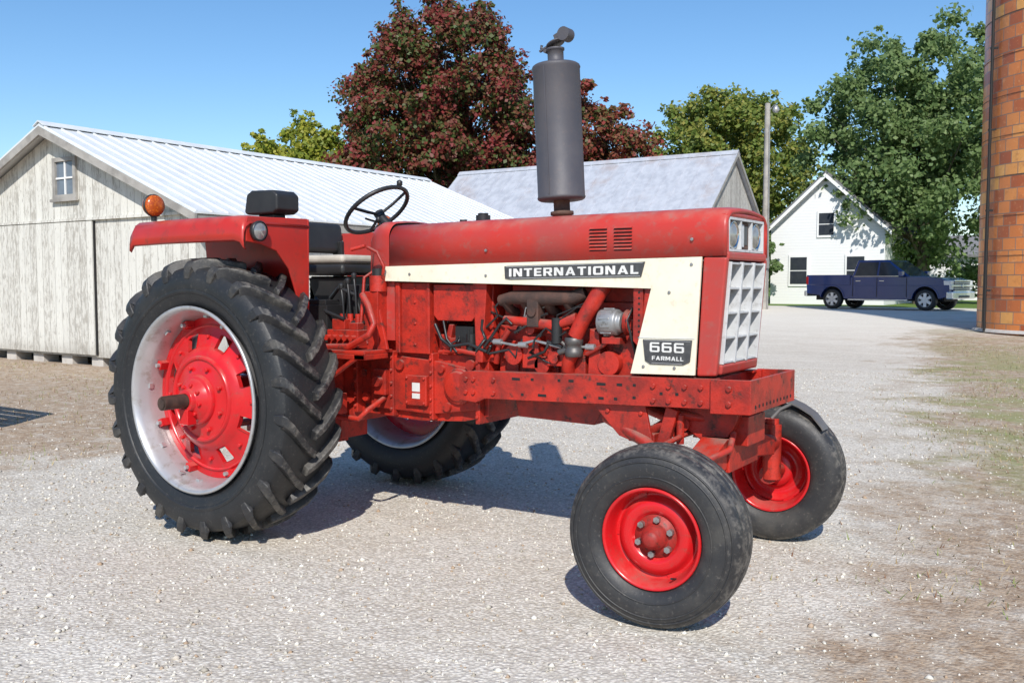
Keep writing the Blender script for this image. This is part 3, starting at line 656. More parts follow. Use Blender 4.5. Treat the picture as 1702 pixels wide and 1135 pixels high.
for side in(-1,1):
    for i in range(nl):
        t0=2*math.pi*(i+(.5 if side>0 else 0))/nl
        secs=[(-.012,.0,.785,.020),(.05,.045,.786,.021),(.11,.105,.784,.023),(.165,.165,.778,.025),(.197,.20,.762,.027),(.212,.212,.73,.027),(.216,.215,.700,.024),(.2145,.217,.665,.017)]
        vs=[];
        for (a,dt,rt,hw) in secs:
            t=t0-dt*1.25
            rb=surf(a)-.012 if a<.2 else surf(.213)-.03
            A=side*a
            if a>=.205:
                yb=side*.19; yo=A
                pts=[(yb,rt-.0,-hw*1.35),(yo,rt,-hw),(yo,rt,hw),(yb,rt,hw*1.35)]
            else:
                pts=[(A,rb,-hw*1.45),(A,rt,-hw),(A,rt,hw),(A,rb,hw*1.45)]
            for (yy,r,off) in pts:
                tt=t+off/r
                vs.append((r*math.sin(tt),yy,r*math.cos(tt)))
        fs=[]
        for k in range(len(secs)-1):
            for q in range(4):
                w=(q+1)%4; fs.append((k*4+q,k*4+w,(k+1)*4+w,(k+1)*4+q))
        fs+=[(0,1,2,3),tuple(len(vs)-4+q for q in range(4))]
        mb.add(vs,fs,1)
ty_=mb.obj('tyre',rw,[rub,rublug],.005,2,local=True)
ty_['label']='big black ribbed drive tyre with deep lugs'
w2=rw.copy(); COL.objects.link(w2); w2.matrix_basis=Matrix.Translation((-.02,.865,.785))@Matrix.Diagonal((1,-1,1,1))
w2.matrix_parent_inverse=rw.matrix_parent_inverse
for ch in(rr_,ty_):
    c_=ch.copy(); COL.objects.link(c_); c_.parent=w2
# ---- front wheels
mb=MB()
prf=[(-.085,.205),(-.115,.225),(-.132,.26),(-.136,.30),(-.130,.335),(-.115,.36),(-.098,.372),(-.09,.376),(-.066,.380),(-.060,.379),(-.057,.366),(-.047,.366),(-.044,.382),(-.012,.385),(-.008,.384),(-.005,.370),(.005,.370),(.008,.384),(.012,.385),(.044,.382),(.047,.366),(.057,.366),(.060,.379),(.066,.380),(.09,.376),(.098,.372),(.115,.36),(.130,.335),(.136,.30),(.132,.26),(.115,.225),(.085,.205)]
prf=[(a*.96,r*.99) for a,r in prf]
ftm=MB(); ftm.lathe(prf,n=80,closed=True)
for rr in(.262,.322,.345):
    yy=-.1285 if rr<.33 else -.1215
    ftm.lathe([(yy+.003,rr-.004),(yy-.002,rr-.002),(yy-.002,rr+.002),(yy+.004,rr+.004)],n=80)
mb.lathe([(-.104,.214),(-.112,.211),(-.113,.204),(-.101,.198),(-.085,.193),(-.06,.186),(-.035,.183),(-.02,.178),(-.022,.165),(-.045,.155),(-.055,.14),(-.058,.115),(-.05,.098),(-.035,.09),(-.034,.045)],n=64)
mb.lathe([(.104,.214),(.112,.211),(.101,.198),(.03,.183),(-.02,.18)],n=64)
mb.lathe([(-.03,.092),(-.044,.090),(-.047,.06),(-.055,.054),(-.088,.048),(-.094,.038),(-.108,.035),(-.118,.024),(-.121,.001)],n=32,mi=3)
for i in range(6):
    t=i*math.pi/3+.15; mb.lathe([(-.03,.014),(-.058,.014),(-.058,.001)],(.074*math.sin(t),-.012,.074*math.cos(t)),'y',6,1,False)
for i in range(6):
    t=i*math.pi/3+.6; M=Matrix.Rotation(t,4,'Y'); mb.box(-.03,.03,-.0255,-.015,.166,.19,0,M)
mb.cyl((0,0,0),.05,-.04,.16,'y',16,3)
mb.tube([(.19*math.sin(2.6),-.06,.19*math.cos(2.6)),(.175*math.sin(2.6),-.105,.175*math.cos(2.6))],.005,6,2)
ST=R(5)
fw=mb.obj('front_wheel',T,[red_gloss,steel,black,red_hub],M=Matrix.Translation((2.664,-.815,.381))@Matrix.Rotation(ST,4,'Z'))
ft=ftm.obj('tyre',fw,[rubf],local=True)
f2=fw.copy(); COL.objects.link(f2); f2.matrix_basis=Matrix.Translation((2.64,.785,.381))@Matrix.Rotation(ST,4,'Z')@Matrix.Diagonal((1,-1,1,1)); f2.matrix_parent_inverse=fw.matrix_parent_inverse
c_=ft.copy(); COL.objects.link(c_); c_.parent=f2
# ---- hood
mb=MB()
def hsec(x,hw,zt,zb,r=.085,n=7):
    pts=[(-hw-.002,zb),(-hw,zt-r)]
    for i in range(1,n+1):
        a=math.pi/2*i/n; pts.append((-hw+r-r*math.cos(a),zt-r+r*math.sin(a)))
    pts+=[(-hw*.4,zt+.008),(0,zt+.012)]
    pts+=[(-y,z) for y,z in pts[-2::-1]]
    return [(x,y,z) for y,z in pts]
def loft(mb,secs,mi=0,smooth=True):
    k=len(secs[0]); vs=[p for s_ in secs for p in s_]
    fs=[(i*k+q,i*k+q+1,(i+1)*k+q+1,(i+1)*k+q) for i in range(len(secs)-1) for q in range(k-1)]
    mb.add(vs,fs,mi,smooth)
secs=[hsec(.74,.272,1.752,1.523),hsec(1.2,.278,1.758,1.53),hsec(1.8,.28,1.763,1.539),hsec(2.4,.28,1.768,1.548),hsec(2.62,.28,1.77,1.551),hsec(2.69,.28,1.768,1.552),hsec(2.725,.279,1.762,1.553),hsec(2.742,.277,1.752,1.553)]
loft(mb,secs)
hood=mb.obj('hood',T,[red_hood]); sm=hood.modifiers.new('s','SOLIDIFY'); sm.thickness=.016; sm.offset=0
mb=MB()
for (c0,c1) in((2.04,2.135),(2.175,2.27)):
    for i in range(7):
        z0=1.585+i*.017; mb.box(c0,c1,-.2925,-.285,z0,z0+.005,0); mb.prism([(-.285,z0+.005),(-.299,z0+.006),(-.285,z0+.0155)],c0,c1,1,axis='x')
mb.obj('louver',hood,[dark,red_hood])
mb=MB()
secs=[hsec(.50,.17,1.72,1.44,.06),hsec(.56,.215,1.765,1.43,.07),hsec(.63,.25,1.782,1.43,.075),hsec(.70,.270,1.782,1.43),hsec(.732,.274,1.772,1.43)]
loft(mb,secs)
mb.add(hsec(.50,.17,1.72,1.44,.06),[list(range(len(secs[0])))],0)
mb.add(hsec(.732,.268,1.765,1.43),[list(range(len(secs[0])))],1)
mb.box(.62,.76,-.262,.262,1.1,1.46); 
mb.box(.50,.58,-.12,.12,1.73,1.775,1)
mb.obj('cowl',T,[red_hood,dark])
def both(fn,name,mats,bev=0,lab=None,par_=None):
    for sg in(-1,1):
        mb=MB(); fn(mb,sg); o=mb.obj(name,par_ or T,mats,bev)
        if lab: o['label']=lab
def creamp(mb,sg):
    pts=[(.70,1.44),(.715,1.522),(2.628,1.549),(2.60,1.0),(2.27,.992),(2.375,1.402),(1.6,1.421)]
    a,b_=(-.296,-.282) if sg<0 else(.282,.296)
    mb.prism(pts,a,b_)
    mb.prism([(2.31,1.165),(2.60,1.168),(2.60,1.171),(2.31,1.168)],sg*.2975-.0012,sg*.2975+.0012,1)
    for bx,bz in((.9,1.478),(1.42,1.468),(2.47,1.385),(2.50,1.03),(2.34,1.03),(1.42,1.60),(2.58,1.63),(2.58,1.515)):
        mb.bolt((bx,sg*.292,bz),.008,.010,sg=sg,mi=2)
both(creamp,'side_panel',[cream,grillew,steel],.003,'cream painted side panel with dark lettering badge')
# block capitals built from strokes
sS,hS=.27,.20
def rc(a,b_,c_,d_): return [(a,b_),(c_,b_),(c_,d_),(a,d_)]
GL={'I':(.27,[rc(0,0,.27,1)]),
'N':(1.0,[rc(0,0,sS,1),rc(1-sS,0,1,1),[(.02,1),(sS+.06,1),(.98,0),(1-sS-.06,0)]]),
'T':(.92,[rc(0,1-hS,.92,1),rc(.325,0,.595,1-hS)]),
'E':(.82,[rc(0,0,sS,1),rc(sS,0,.82,hS),rc(sS,.41,.76,.59),rc(sS,1-hS,.82,1)]),
'F':(.82,[rc(0,0,sS,1),rc(sS,.38,.76,.56),rc(sS,1-hS,.82,1)]),
'R':(.95,[rc(0,0,sS,1),rc(sS,1-hS,.86,1),rc(sS,.37,.86,.55),rc(.95-sS,.42,.95,.94),[(.42,.40),(.72,.40),(1.0,0),(.69,0)]]),
'A':(1.08,[[(0,0),(.28,0),(.66,1),(.40,1)],[(1.08,0),(.80,0),(.42,1),(.68,1)],rc(.24,.2,.84,.37)]),
'O':(1.05,[rc(0,.1,sS,.9),rc(1.05-sS,.1,1.05,.9),rc(.08,0,.97,hS),rc(.08,1-hS,.97,1)]),
'L':(.78,[rc(0,0,sS,1),rc(sS,0,.78,hS)]),
'M':(1.25,[rc(0,0,sS,1),rc(1.25-sS,0,1.25,1),[(.05,1),(.36,1),(.72,.15),(.53,.15)],[(1.20,1),(.89,1),(.53,.15),(.72,.15)]])}
def text(body,x0,x1,z0,z1,y,parent,mt,name,gap=.24):
    tot=sum(GL[c][0] for c in body)+gap*(len(body)-1); mb=MB(); u=0; k=0
    for ch in body:
        w_,polys=GL[ch]
        for pl in polys:
            P=[]
            for a,b_ in pl:
                f=(u+a)/tot; P.append((x0+(x1-x0)*f, z0(f)+(z1(f)-z0(f))*b_))
            mb.prism(P,y-.00012*(k%6),y+.002); k+=1
        u+=w_+gap
    return mb.obj(name,parent,[mt])
mb=MB(); mb.prism([(1.545,1.452),(1.575,1.447),(2.325,1.458),(2.345,1.53),(2.31,1.528),(1.56,1.517),(1.54,1.515)],-.302,-.2965)
mb.prism([(1.553,1.511),(2.335,1.5245),(2.335,1.5265),(1.553,1.513)],-.3035,-.3022,1); mb.prism([(1.575,1.4505),(2.32,1.4615),(2.32,1.4635),(1.575,1.4525)],-.3035,-.3022,1)
bd=mb.obj('name_badge',T,[badgeb,grillew],.0015)
text('INTERNATIONAL',1.572,2.312,lambda f:1.461+.011*f,lambda f:1.502+.012*f,-.3045,bd,labelw,'lettering')
mb=MB(); mb.prism([(2.338,1.160),(2.588,1.163),(2.578,1.062),(2.545,1.046),(2.378,1.044),(2.350,1.060)],-.303,-.2965)
for a,b_,c_,d_ in((2.345,2.58,1.1560,1.1575),(2.385,2.54,1.0490,1.0505)): mb.box(a,b_,-.3042,-.303,c_,d_,1)
bd=mb.obj('model_badge',T,[badgeb,grillew],.0015)
mb=MB()
for i in range(3):
    X_=2.376+i*.062; w_,z0_,z1_,t_=.050,1.102,1.148,.0095; zm_=(z0_+z1_)/2; ya,yb=-.3060,-.3032
    mb.box(X_,X_+t_+.001,ya,yb,z0_+.004,z1_-.004); mb.box(X_+.004,X_+w_-.002,ya-.0001,yb,z1_-t_+.002,z1_); mb.box(X_+.004,X_+w_-.004,ya-.0001,yb,z0_,z0_+t_-.002)
    mb.box(X_+t_,X_+w_-.004,ya-.0002,yb,zm_-.002,zm_+.006); mb.box(X_+w_-t_-.001,X_+w_,ya-.0003,yb,z0_+.004,zm_+.003)
mb.obj('lettering',bd,[labelw])
text('FARMALL',2.387,2.547,lambda f:1.064,lambda f:1.083,-.3045,bd,labelw,'lettering')
# nose shell
mb=MB()
for sg in(-1,1):
    pts=[(2.605,.995),(2.70,1.0),(2.745,1.545),(2.632,1.551)]
    a,b_=(-.285,-.245) if sg<0 else(.245,.285); mb.prism(pts,a,b_)
    mb.prism([(2.632,1.552),(2.742,1.548),(2.738,1.75),(2.64,1.75)],min(sg*.242,sg*.262),max(sg*.242,sg*.262))
mb.prism([(2.66,1.535),(2.747,1.535),(2.747,1.572),(2.66,1.572)],-.262,.262)
mb.prism([(2.62,.998),(2.712,1.003),(2.717,1.05),(2.62,1.05)],-.245,.245)
mb.prism([(2.66,1.735),(2.737,1.733),(2.737,1.757),(2.66,1.76)],-.25,.25)
shell=mb.obj('nose_shell',T,[red_hood],.012,3)
mb=MB(); Mg=Matrix.Translation((2.705,0,1.05))@Matrix.Rotation(R(4.2),4,'Y')
gw,ghh=.238,.478
for i in range(4):
    y_=-gw+i*(2*gw/3); w_=.010; mb.box(-.075,.012,y_-w_ if i else y_,y_+w_ if i<3 else y_,0.002,ghh,0,Mg)
for i in range(5):
    z_=.008+i*(ghh-.016)/4
    mb.box(-.075,.006,-gw+.001,gw-.001,z_-.005,z_+.005,0,Mg)
for i in range(6):
    yc=-gw+(i+.5)*(2*gw/6); mb.box(-.075,-.03,yc-.0022,yc+.0022,.004,ghh-.004,0,Mg)
gr_=mb.obj('grille',T,[grillew],.002)
mb=MB(); mb.box(-.09,-.078,-gw,gw,0,ghh,0,Mg); mb.obj('radiator_screen',gr_,[screen])
mb=MB(); mb.box(2.69,2.705,-.24,.24,1.574,1.732,1)
mb.box(2.705,2.738,-.241,-.229,1.574,1.732); mb.box(2.705,2.738,.229,.241,1.574,1.732); mb.box(2.705,2.738,-.228,.228,1.574,1.586); mb.box(2.705,2.738,-.228,.228,1.72,1.732)
for y_ in(-.075,.075): mb.box(2.705,2.736,y_-.008,y_+.008,1.587,1.719)
mb.box(2.7055,2.72,-.066,.066,1.59,1.716,2); mb.box(2.7205,2.724,-.05,-.004,1.60,1.705); mb.box(2.7205,2.7225,.004,.05,1.61,1.70,1)
hp=mb.obj('headlight_panel',T,[grillew,badgeb,rust],.002)
for sg in(-1,1):
    mb=MB(); mb.lathe([(0,.066),(.022,.066),(.026,.060),(.02,.056)],(2.7055,sg*.153,1.653),'x',28,1); mb.lathe([(.018,.057),(.026,.045),(.031,.025),(.033,.001)],(2.7055,sg*.153,1.653),'x',28); mb.obj('headlight',T,[lensm,chrome])
# ---- muffler
Mm=Matrix.Translation((1.714,0,1.78))@Matrix.Rotation(R(-3.0),4,'Y')
mb=MB()
mb.lathe([(.088,.045),(.09,.116),(.096,.126),(.105,.130),(.112,.1265),(.785,.1265),(.793,.130),(.803,.1265),(.809,.118),(.813,.05)],axis='z',n=40,M=Mm)
mb.lathe([(-.05,.052),(.01,.052),(.012,.062),(.03,.062),(.034,.044),(.09,.044)],axis='z',n=24,M=Mm,mi=1)
mb.lathe([(.812,.05),(.825,.048),(.83,.043),(.885,.043),(.887,.049),(.897,.049),(.899,.036)],axis='z',n=24,M=Mm,mi=0)
mb.box(-.004,.004,-.129,-.125,.115,.785,0,Mm)
muf=mb.obj('muffler',T,[mufm,rust])
mb=MB(); Mc=Mm@Matrix.Translation((-.045,0,.903))@Matrix.Rotation(R(-20),4,'Y')
mb.lathe([(0,.001),(0,.052),(.007,.052),(.012,.001)],(.052,0,.0),'z',24,M=Mc)
mb.box(-.05,.10,-.008,.008,.008,.018,0,Mc); mb.lathe([(-.032,.036),(.032,.036)],(.125,0,.014),'y',18,M=Mc,cap=True)
mb.box(.06,.14,-.012,.012,.0,.045,0,Mc)
mb.tube([Mm@Vector((-.055,-.02,.89)),Mm@Vector((-.055,.02,.89))],.010,8); mb.tube([Mm@Vector((-.05,0,.895)),Mm@Vector((-.088,0,.915)),Mm@Vector((-.082,0,.93))],.008,6)
mb.obj('rain_cap',muf,[mufm])
mb=MB(); mb.cyl((1.16,.05,1.77),.042,0,.045,'z',20); mb.cyl((1.16,.05,1.815),.03,0,.012,'z',20); mb.obj('fuel_cap',T,[black],.004)
mb=MB(); mb.cyl((1.02,.05,1.765),.022,0,.03,'z',14); mb.obj('filler_cap',T,[black],.003)
# ---- steering
Ms=Matrix.Translation((.40,0,1.872))@Matrix.Rotation(R(-38),4,'Y')
mb=MB()
ring=[(.212*math.cos(2*math.pi*i/40),.212*math.sin(2*math.pi*i/40),0) for i in range(41)]
mb.tube([Ms@Vector(p_) for p_ in ring],.0135,8)
for a in(30,150,270):
    mb.tube([Ms@Vector((0,0,-.035)),Ms@Vector((.1*math.cos(R(a)),.1*math.sin(R(a)),-.022)),Ms@Vector((.207*math.cos(R(a)),.207*math.sin(R(a)),0))],.010,6)
mb.lathe([(-.055,.03),(-.02,.034),(-.012,.02),(-.012,.001)],axis='z',n=20,M=Ms)
sw=mb.obj('steering_wheel',T,[black])
kp=Ms@Vector((.207,.03,.01)); mb=MB(); mb.lathe([(0,.008),(.012,.018),(.035,.018),(.045,.001)],kp[:],'z',12); mb.obj('spinner_knob',sw,[black])
mb=MB(); mb.tube([Ms@Vector((0,0,-.05)),(.53,0,1.74),(.58,0,1.66)],[.026,.035,.05],14); mb.tube([(.49,.0,1.78),(.47,-.12,1.80),(.46,-.17,1.81)],.007,6)
mb.box(.47,.53,-.11,.11,1.63,1.73)
mb.tube([(.52,-.05,1.70),(.50,-.10,1.80)],.006,6); mb.lathe([(0,.001),(.005,.014),(.03,.014),(.035,.001)],(.50,-.10,1.79),'z',10)
mb.obj('steering_column',T,[black])
# ---- seat
mb=MB(); mb.box(-.10,.32,-.22,.22,1.475,1.545,1); mb.box(-.09,.31,-.21,.21,1.546,1.60)
mb.obj('seat_cushion',T,[seatg,black],.03,4)
mb=MB(); mb.prism([(-.16,1.62),(-.08,1.62),(-.10,1.82),(-.18,1.81)],-.23,.23); mb.obj('seat_back',T,[black],.035,4)
mb=MB(); mb.box(-.05,.25,-.12,.12,1.15,1.47); mb.box(-.14,-.06,-.2,-.17,1.45,1.70); mb.box(-.14,-.06,.17,.2,1.45,1.70)
for i in range(9): mb.cyl((.02,-.15,1.18+i*.03),.04,-.010,.012,'y',12)
mb.prism([(-.02,1.46),(.30,1.46),(.26,1.22),(.10,1.16)],-.17,-.15); mb.prism([(-.02,1.46),(.30,1.46),(.26,1.22),(.10,1.16)],.15,.17)
mb.obj('seat_pedestal',T,[black],.006)
# ---- fenders
def fender(sg):
    mb=MB(); F=lambda y:(sg*-y)
    cs=[(-.60,1.788),(-.98,1.792),(-1.03,1.788),(-1.058,1.770),(-1.072,1.742),(-1.078,1.70),(-1.08,1.662),(-1.065,1.652)]
    xs=[-.52,-.49,-.2,.2,.36,.41,.435]; dz=[-.04,-.005,-.002,-.004,-.006,-.02,-.05]
    vs=[];k=len(cs)
    for x_,d_ in zip(xs,dz):
        for y_,z_ in cs: vs.append((x_,F(y_),z_+d_-(x_-.4)*(-.012)))
    fs=[(i*k+q,i*k+q+1,(i+1)*k+q+1,(i+1)*k+q) for i in range(len(xs)-1) for q in range(k-1)]
    mb.add(vs,fs,0,True)
    o=mb.obj('fender',T,[red_dark]); s_=o.modifiers.new('s','SOLIDIFY'); s_.thickness=.006
    mb=MB()
    pf=[(-1.05,1.74),(-1.04,1.775),(-.61,1.785),(-.61,1.16),(-.645,1.16),(-.69,1.34),(-.75,1.50),(-.84,1.60),(-.95,1.635),(-1.05,1.645)]
    mb.prism([(F(a),b_) for a,b_ in pf],.414,.426,axis='x')
    pi=[(-.46,1.78),(.43,1.782),(.42,1.2),(.40,1.0),(.1,.95),(-.25,1.05),(-.40,1.35)]
    mb.prism(pi,min(F(-.612),F(-.600)),max(F(-.612),F(-.600)))
    mb.box(-.05,.05,min(F(-.6),F(-.3)),max(F(-.6),F(-.3)),1.05,1.12)
    mb.obj('fender_panel',o,[red_dark],.004)
    mb=MB(); mb.lathe([(-.02,.03),(0,.048),(.02,.054),(.03,.054),(.034,.048)],(.432,F(-.985),1.70),'x',24,1); mb.lathe([(.026,.049),(.036,.03),(.04,.001)],(.432,F(-.985),1.70),'x',24)
    mb.obj('fender_lamp',o,[lensm,black])
    mb=MB(); yy=F(-1.0); mb.lathe([(-.032,.030),(-.028,.055),(-.008,.060),(.008,.060),(.028,.055),(.034,.03),(.035,.001)],(-.40,yy,1.868),'x',24); mb.box(-.415,-.385,yy-.008,yy+.008,1.78,1.81,1); mb.lathe([(-.006,.061),(-.006,.065),(.006,.065),(.006,.061)],(-.40,yy,1.868),'x',24,1)
    mb.obj('amber_flasher',o,[amber,black])
    return o
fR=fender(-1); fL=fender(1)
mb=MB(); mb.prism([(.08,1.825),(.10,1.925),(.14,1.945),(.31,1.94),(.345,1.915),(.345,1.83),(.31,1.812),(.10,1.81)],-.76,-.59); mb.box(.15,.28,-.72,-.63,1.785,1.815)
mb.obj('work_lamp',T,[black],.022,4)
# ---- castings
mb=MB()
mb.box(-.32,.42,-.24,.24,.60,1.14); mb.box(-.25,.40,-.20,.20,1.14,1.22)
for sg in(-1,1):
    prof=[(.22,.20),(.30,.19),(.33,.14),(.50,.115),(.62,.115),(.64,.15),(.66,.15)]
    mb.lathe([(sg*a,r) for a,r in prof],(0,0,.785),'y',24)
    mb.box(.02,.34,min(sg*.24,sg*.36),max(sg*.24,sg*.36),.62,1.0)
    for i in range(8):
        t=i*math.pi/4; mb.bolt((.15*math.sin(t),sg*.30,.785+.15*math.cos(t)),.013,.03,sg=sg)
mb.obj('axle_housing',T,[red_cast],.012)
mb=MB()
mb.prism([(.42,.66),(.42,1.06),(.70,1.10),(1.02,1.03),(1.37,1.03),(1.37,.70),(1.2,.66),(.9,.64)],-.20,.20)
mb.prism([(.55,.70),(.55,1.0),(.62,1.02),(1.05,.99),(1.32,.95),(1.34,.74),(1.0,.69)],-.235,-.2)
for fx_ in(.44,.72,1.01,1.33): mb.box(fx_-.014,fx_+.014,-.25,.25,.66,1.035)
for fx_ in(.44,.72,1.01,1.33):
    for i in range(5): mb.bolt((fx_+.0,-.25,.70+i*.075),.011,.012)
mb.lathe([(0,.10),(-.02,.10),(-.022,.085),(-.035,.08),(-.04,.001)],(1.20,-.235,.86),'y',24)
mb.box(.83,.985,-.262,-.235,.735,.905); mb.bolt((.845,-.262,.75),.009,.01);mb.bolt((.97,-.262,.75),.009,.01);mb.bolt((.845,-.262,.89),.009,.01);mb.bolt((.97,-.262,.89),.009,.01)
mb.box(.60,.69,-.27,-.235,.78,.93); mb.cyl((.645,-.27,.86),.03,-.03,0,'y',14)
for k,(a,c2_) in enumerate(((1.08,.95),(1.12,.74),(.78,.96),(.50,.90),(.52,.76),(1.28,.98))): mb.cyl((a,-.235,c2_),.022+.004*(k%3),-.02,0,'y',12)
trm=mb.obj('transmission_case',T,[red_cast],.007)
mb=MB(); mb.box(.885,.94,-.2645,-.2625,.815,.865); mb.box(.885,.94,-.2645,-.2625,.775,.805); mb.obj('warning_decal',trm,[labelw])
def stepp(mb,sg):
    f=lambda a,b_:(min(sg*a,sg*b_),max(sg*a,sg*b_))
    mb.box(-.05,.74,*f(.26,.50),1.03,1.05); mb.box(-.05,.74,*f(.49,.50),1.0,1.03)
    mb.prism([(.30,.80),(.34,.80),(.72,1.03),(.68,1.03)],*f(.47,.498)); mb.prism([(.52,1.05),(.76,1.05),(.70,1.28),(.60,1.30)],*f(.31,.33))
    mb.box(.66,.74,*f(.30,.50),1.0,1.03)
both(stepp,'step_plate',[red_cast],.004)
mb=MB()
mb.tube([(.40,-.46,1.06),(.60,-.47,1.07),(.74,-.46,1.14),(.76,-.44,1.20),(.70,-.42,1.30),(.62,-.38,1.36)],.020,8)
mb.box(.38,.62,-.42,-.26,1.055,1.16); mb.box(.40,.50,-.40,-.28,1.16,1.22); mb.box(.53,.60,-.40,-.30,1.16,1.20)
for i in range(5): mb.cyl((.405+i*.047,-.42,1.115),.017,-.035,.01,'y',10)
for i in range(3): mb.cyl((.43+i*.06,-.34,1.2),.018,0,.05,'z',10)
mb.obj('hydraulic_valve',T,[red_cast],.004)
mb=MB(); mb.tube([(.30,-.40,.70),(.40,-.42,.66),(.62,-.42,.655),(.66,-.40,.70),(.66,-.24,.76)],.016,8)
mb.box(.30,.42,-.44,-.3,.66,.78); mb.obj('brake_rod',T,[red_cast],.004)
mb=MB()
for i in range(3):
    mb.tube([(.44+.05*i,-.34,1.2),(.45+.05*i,-.36,1.33+.02*i),(.42+.05*i,-.34,1.40+.03*i)],.008,6)
    mb.lathe([(0,.001),(.004,.015),(.03,.017),(.04,.001)],(.42+.05*i,-.34,1.39+.03*i),'z',10)
mb.tube([(.44,-.34,1.2),(.6,-.34,1.2)],.012,6)
mb.obj('control_lever',T,[black],.003)
mb=MB()
mb.box(.02,.36,-.40,-.26,1.08,1.30); mb.box(.04,.34,-.39,-.27,1.30,1.33)
mb.cyl((.46,-.25,1.28),.05,-.02,.12,'y',16); mb.box(.40,.56,-.26,-.18,1.18,1.42)
mb.tube([(.30,-.30,1.34),(.40,-.34,1.40),(.52,-.33,1.36),(.56,-.31,1.22)],.013,8); mb.tube([(.22,-.35,1.34),(.36,-.40,1.26),(.50,-.40,1.22)],.011,8)
mb.obj('battery_box',T,[black],.01)
mb=MB(); mb.tube([(.58,-.25,1.62),(.62,-.33,1.63),(.70,-.34,1.60),(.74,-.33,1.52),(.72,-.32,1.46)],.010,8); mb.tube([(.60,-.33,1.64),(.52,-.36,1.62)],.012,6)
mb.tube([(.62,-.27,1.50),(.60,-.34,1.46),(.58,-.35,1.2),(.62,-.34,1.08)],.010,8)
mb.cyl((.67,-.30,1.38),.05,0,.09,'z',16); mb.cyl((.67,-.30,1.47),.035,0,.04,'z',16,1)
mb.box(.60,.70,-.34,-.26,1.05,1.38)
mb.obj('hand_lever',T,[red_cast,black],.004)
mb=MB()
mb.box(.80,.99,-.25,.25,1.03,1.43); mb.box(.77,.80,-.27,.27,1.03,1.43); mb.box(.99,1.01,-.262,.262,1.03,1.43)
for z_ in(1.08,1.2,1.32,1.4): mb.bolt((.90,-.25,z_),.009,.008)
mb.prism([(1.03,1.25),(1.06,1.22),(1.29,1.22),(1.33,1.26),(1.33,1.42),(1.03,1.42)],-.25,.2)
mb.prism([(1.33,1.0),(1.37,1.0),(1.40,1.43),(1.31,1.43)],-.262,-.20); mb.prism([(1.345,1.02),(1.43,1.12),(1.43,1.16),(1.345,1.12)],-.25,-.22)
mb.prism([(1.08,1.03),(1.13,1.20),(1.16,1.20),(1.12,1.03)],-.24,-.2)
mb.box(1.36,1.40,-.2,.25,1.0,1.43)
mb.obj('support_frame',T,[red_cast],.012,3)
# engine
mb=MB()
mb.box(1.41,2.24,-.15,.17,.80,1.20); mb.box(1.43,2.22,-.13,.15,1.20,1.33)
mb.box(1.46,2.20,-.10,.12,1.33,1.415)
for i in range(6):
    xx=1.46+i*.125; mb.box(xx,xx+.08,-.165,-.15,.88,1.12); mb.bolt((xx+.04,-.165,.92),.012,.01); mb.bolt((xx+.04,-.165,1.08),.012,.01)
    mb.cyl((xx+.04,-.135,1.24),.022,-.04,0,'y',12)
mb.prism([(1.50,.88),(1.54,.71),(2.00,.70),(2.05,.78),(2.10,.88)],-.16,.16); mb.box(1.47,2.12,-.18,.18,.855,.875)
for i in range(8): mb.bolt((1.5+i*.08,-.18,.865),.008,.008)
mb.cyl((1.55,-.20,1.05),.055,-.03,.05,'y',20); mb.cyl((1.72,-.19,1.0),.045,-.03,.05,'y',20); mb.box(1.60,1.70,-.22,-.15,.98,1.15)
mb.cyl((1.655,-.22,1.19),.030,-.015,.05,'y',16); mb.box(1.76,1.86,-.23,-.15,1.0,1.08); mb.cyl((1.81,-.23,1.04),.025,-.02,0,'y',14)
mb.prism([(2.0,.97),(2.08,.97),(2.06,1.18),(2.01,1.20)],-.23,-.16); mb.tube([(1.42,-.20,1.0),(1.46,-.23,1.10),(1.52,-.22,1.18)],.018,8)
mb.box(1.86,1.98,-.22,-.15,.93,1.06); mb.cyl((2.12,-.2,1.03),.06,-.04,.06,'y',20)
mb.cyl((2.24,0,.98),.10,0,.06,'x',24); mb.box(2.12,2.24,-.19,-.12,.9,1.25)
mb.obj('engine_block',T,[red_cast],.008)
mb=MB()
mb.tube([(1.47,-.225,1.335),(1.55,-.235,1.352),(1.75,-.24,1.350),(1.92,-.235,1.355),(1.98,-.22,1.38)],[.032,.036,.040,.036,.036],12)
for xx in(1.50,1.62,1.76,1.88): mb.tube([(xx,-.23,1.335),(xx+.01,-.20,1.29),(xx+.01,-.14,1.27)],[.030,.026,.026],10)
mb.box(1.66,1.73,-.275,-.20,1.20,1.36); mb.cyl((1.695,-.275,1.28),.026,-.01,.02,'y',12)
mb.tube([(1.72,-.05,1.40),(1.714,-.01,1.6),(1.714,0,1.76)],.045,12)
mb.obj('exhaust_manifold',T,[mat('heat_browned_iron',(.06,.038,.032),.75,.2,c2=(.12,.06,.045),sc=14,amt=1,bump=.3,bs=120)],.006)
mb=MB()
mb.tube([(2.09,-.235,1.42),(2.06,-.25,1.36),(1.98,-.26,1.23),(1.945,-.26,1.16)],[.042,.042,.04,.04],14)
mb.tube([(1.50,-.235,1.235),(1.62,-.24,1.225),(1.80,-.24,1.21),(1.94,-.23,1.25)],[.022,.026,.03,.03],10)
mb.tube([(1.88,-.22,.96),(1.90,-.25,1.03),(1.93,-.255,1.08)],.035,12)
mb.obj('water_pipe',T,[red_cast])
mb=MB(); mb.lathe([(-.05,.038),(-.045,.046),(-.015,.046),(-.012,.042),(.012,.042),(.016,.047),(.045,.047),(.05,.04)],(1.935,-.258,1.105),'z',18); mb.tube([(1.90,-.26,1.1),(1.87,-.27,1.13)],.010,6)
mb.tube([(1.90,-.262,1.09),(1.85,-.262,1.075)],.016,8); mb.obj('hose_clamp',T,[mat('greasy_metal',(.14,.13,.125),.5,.6,gamt=.7)])
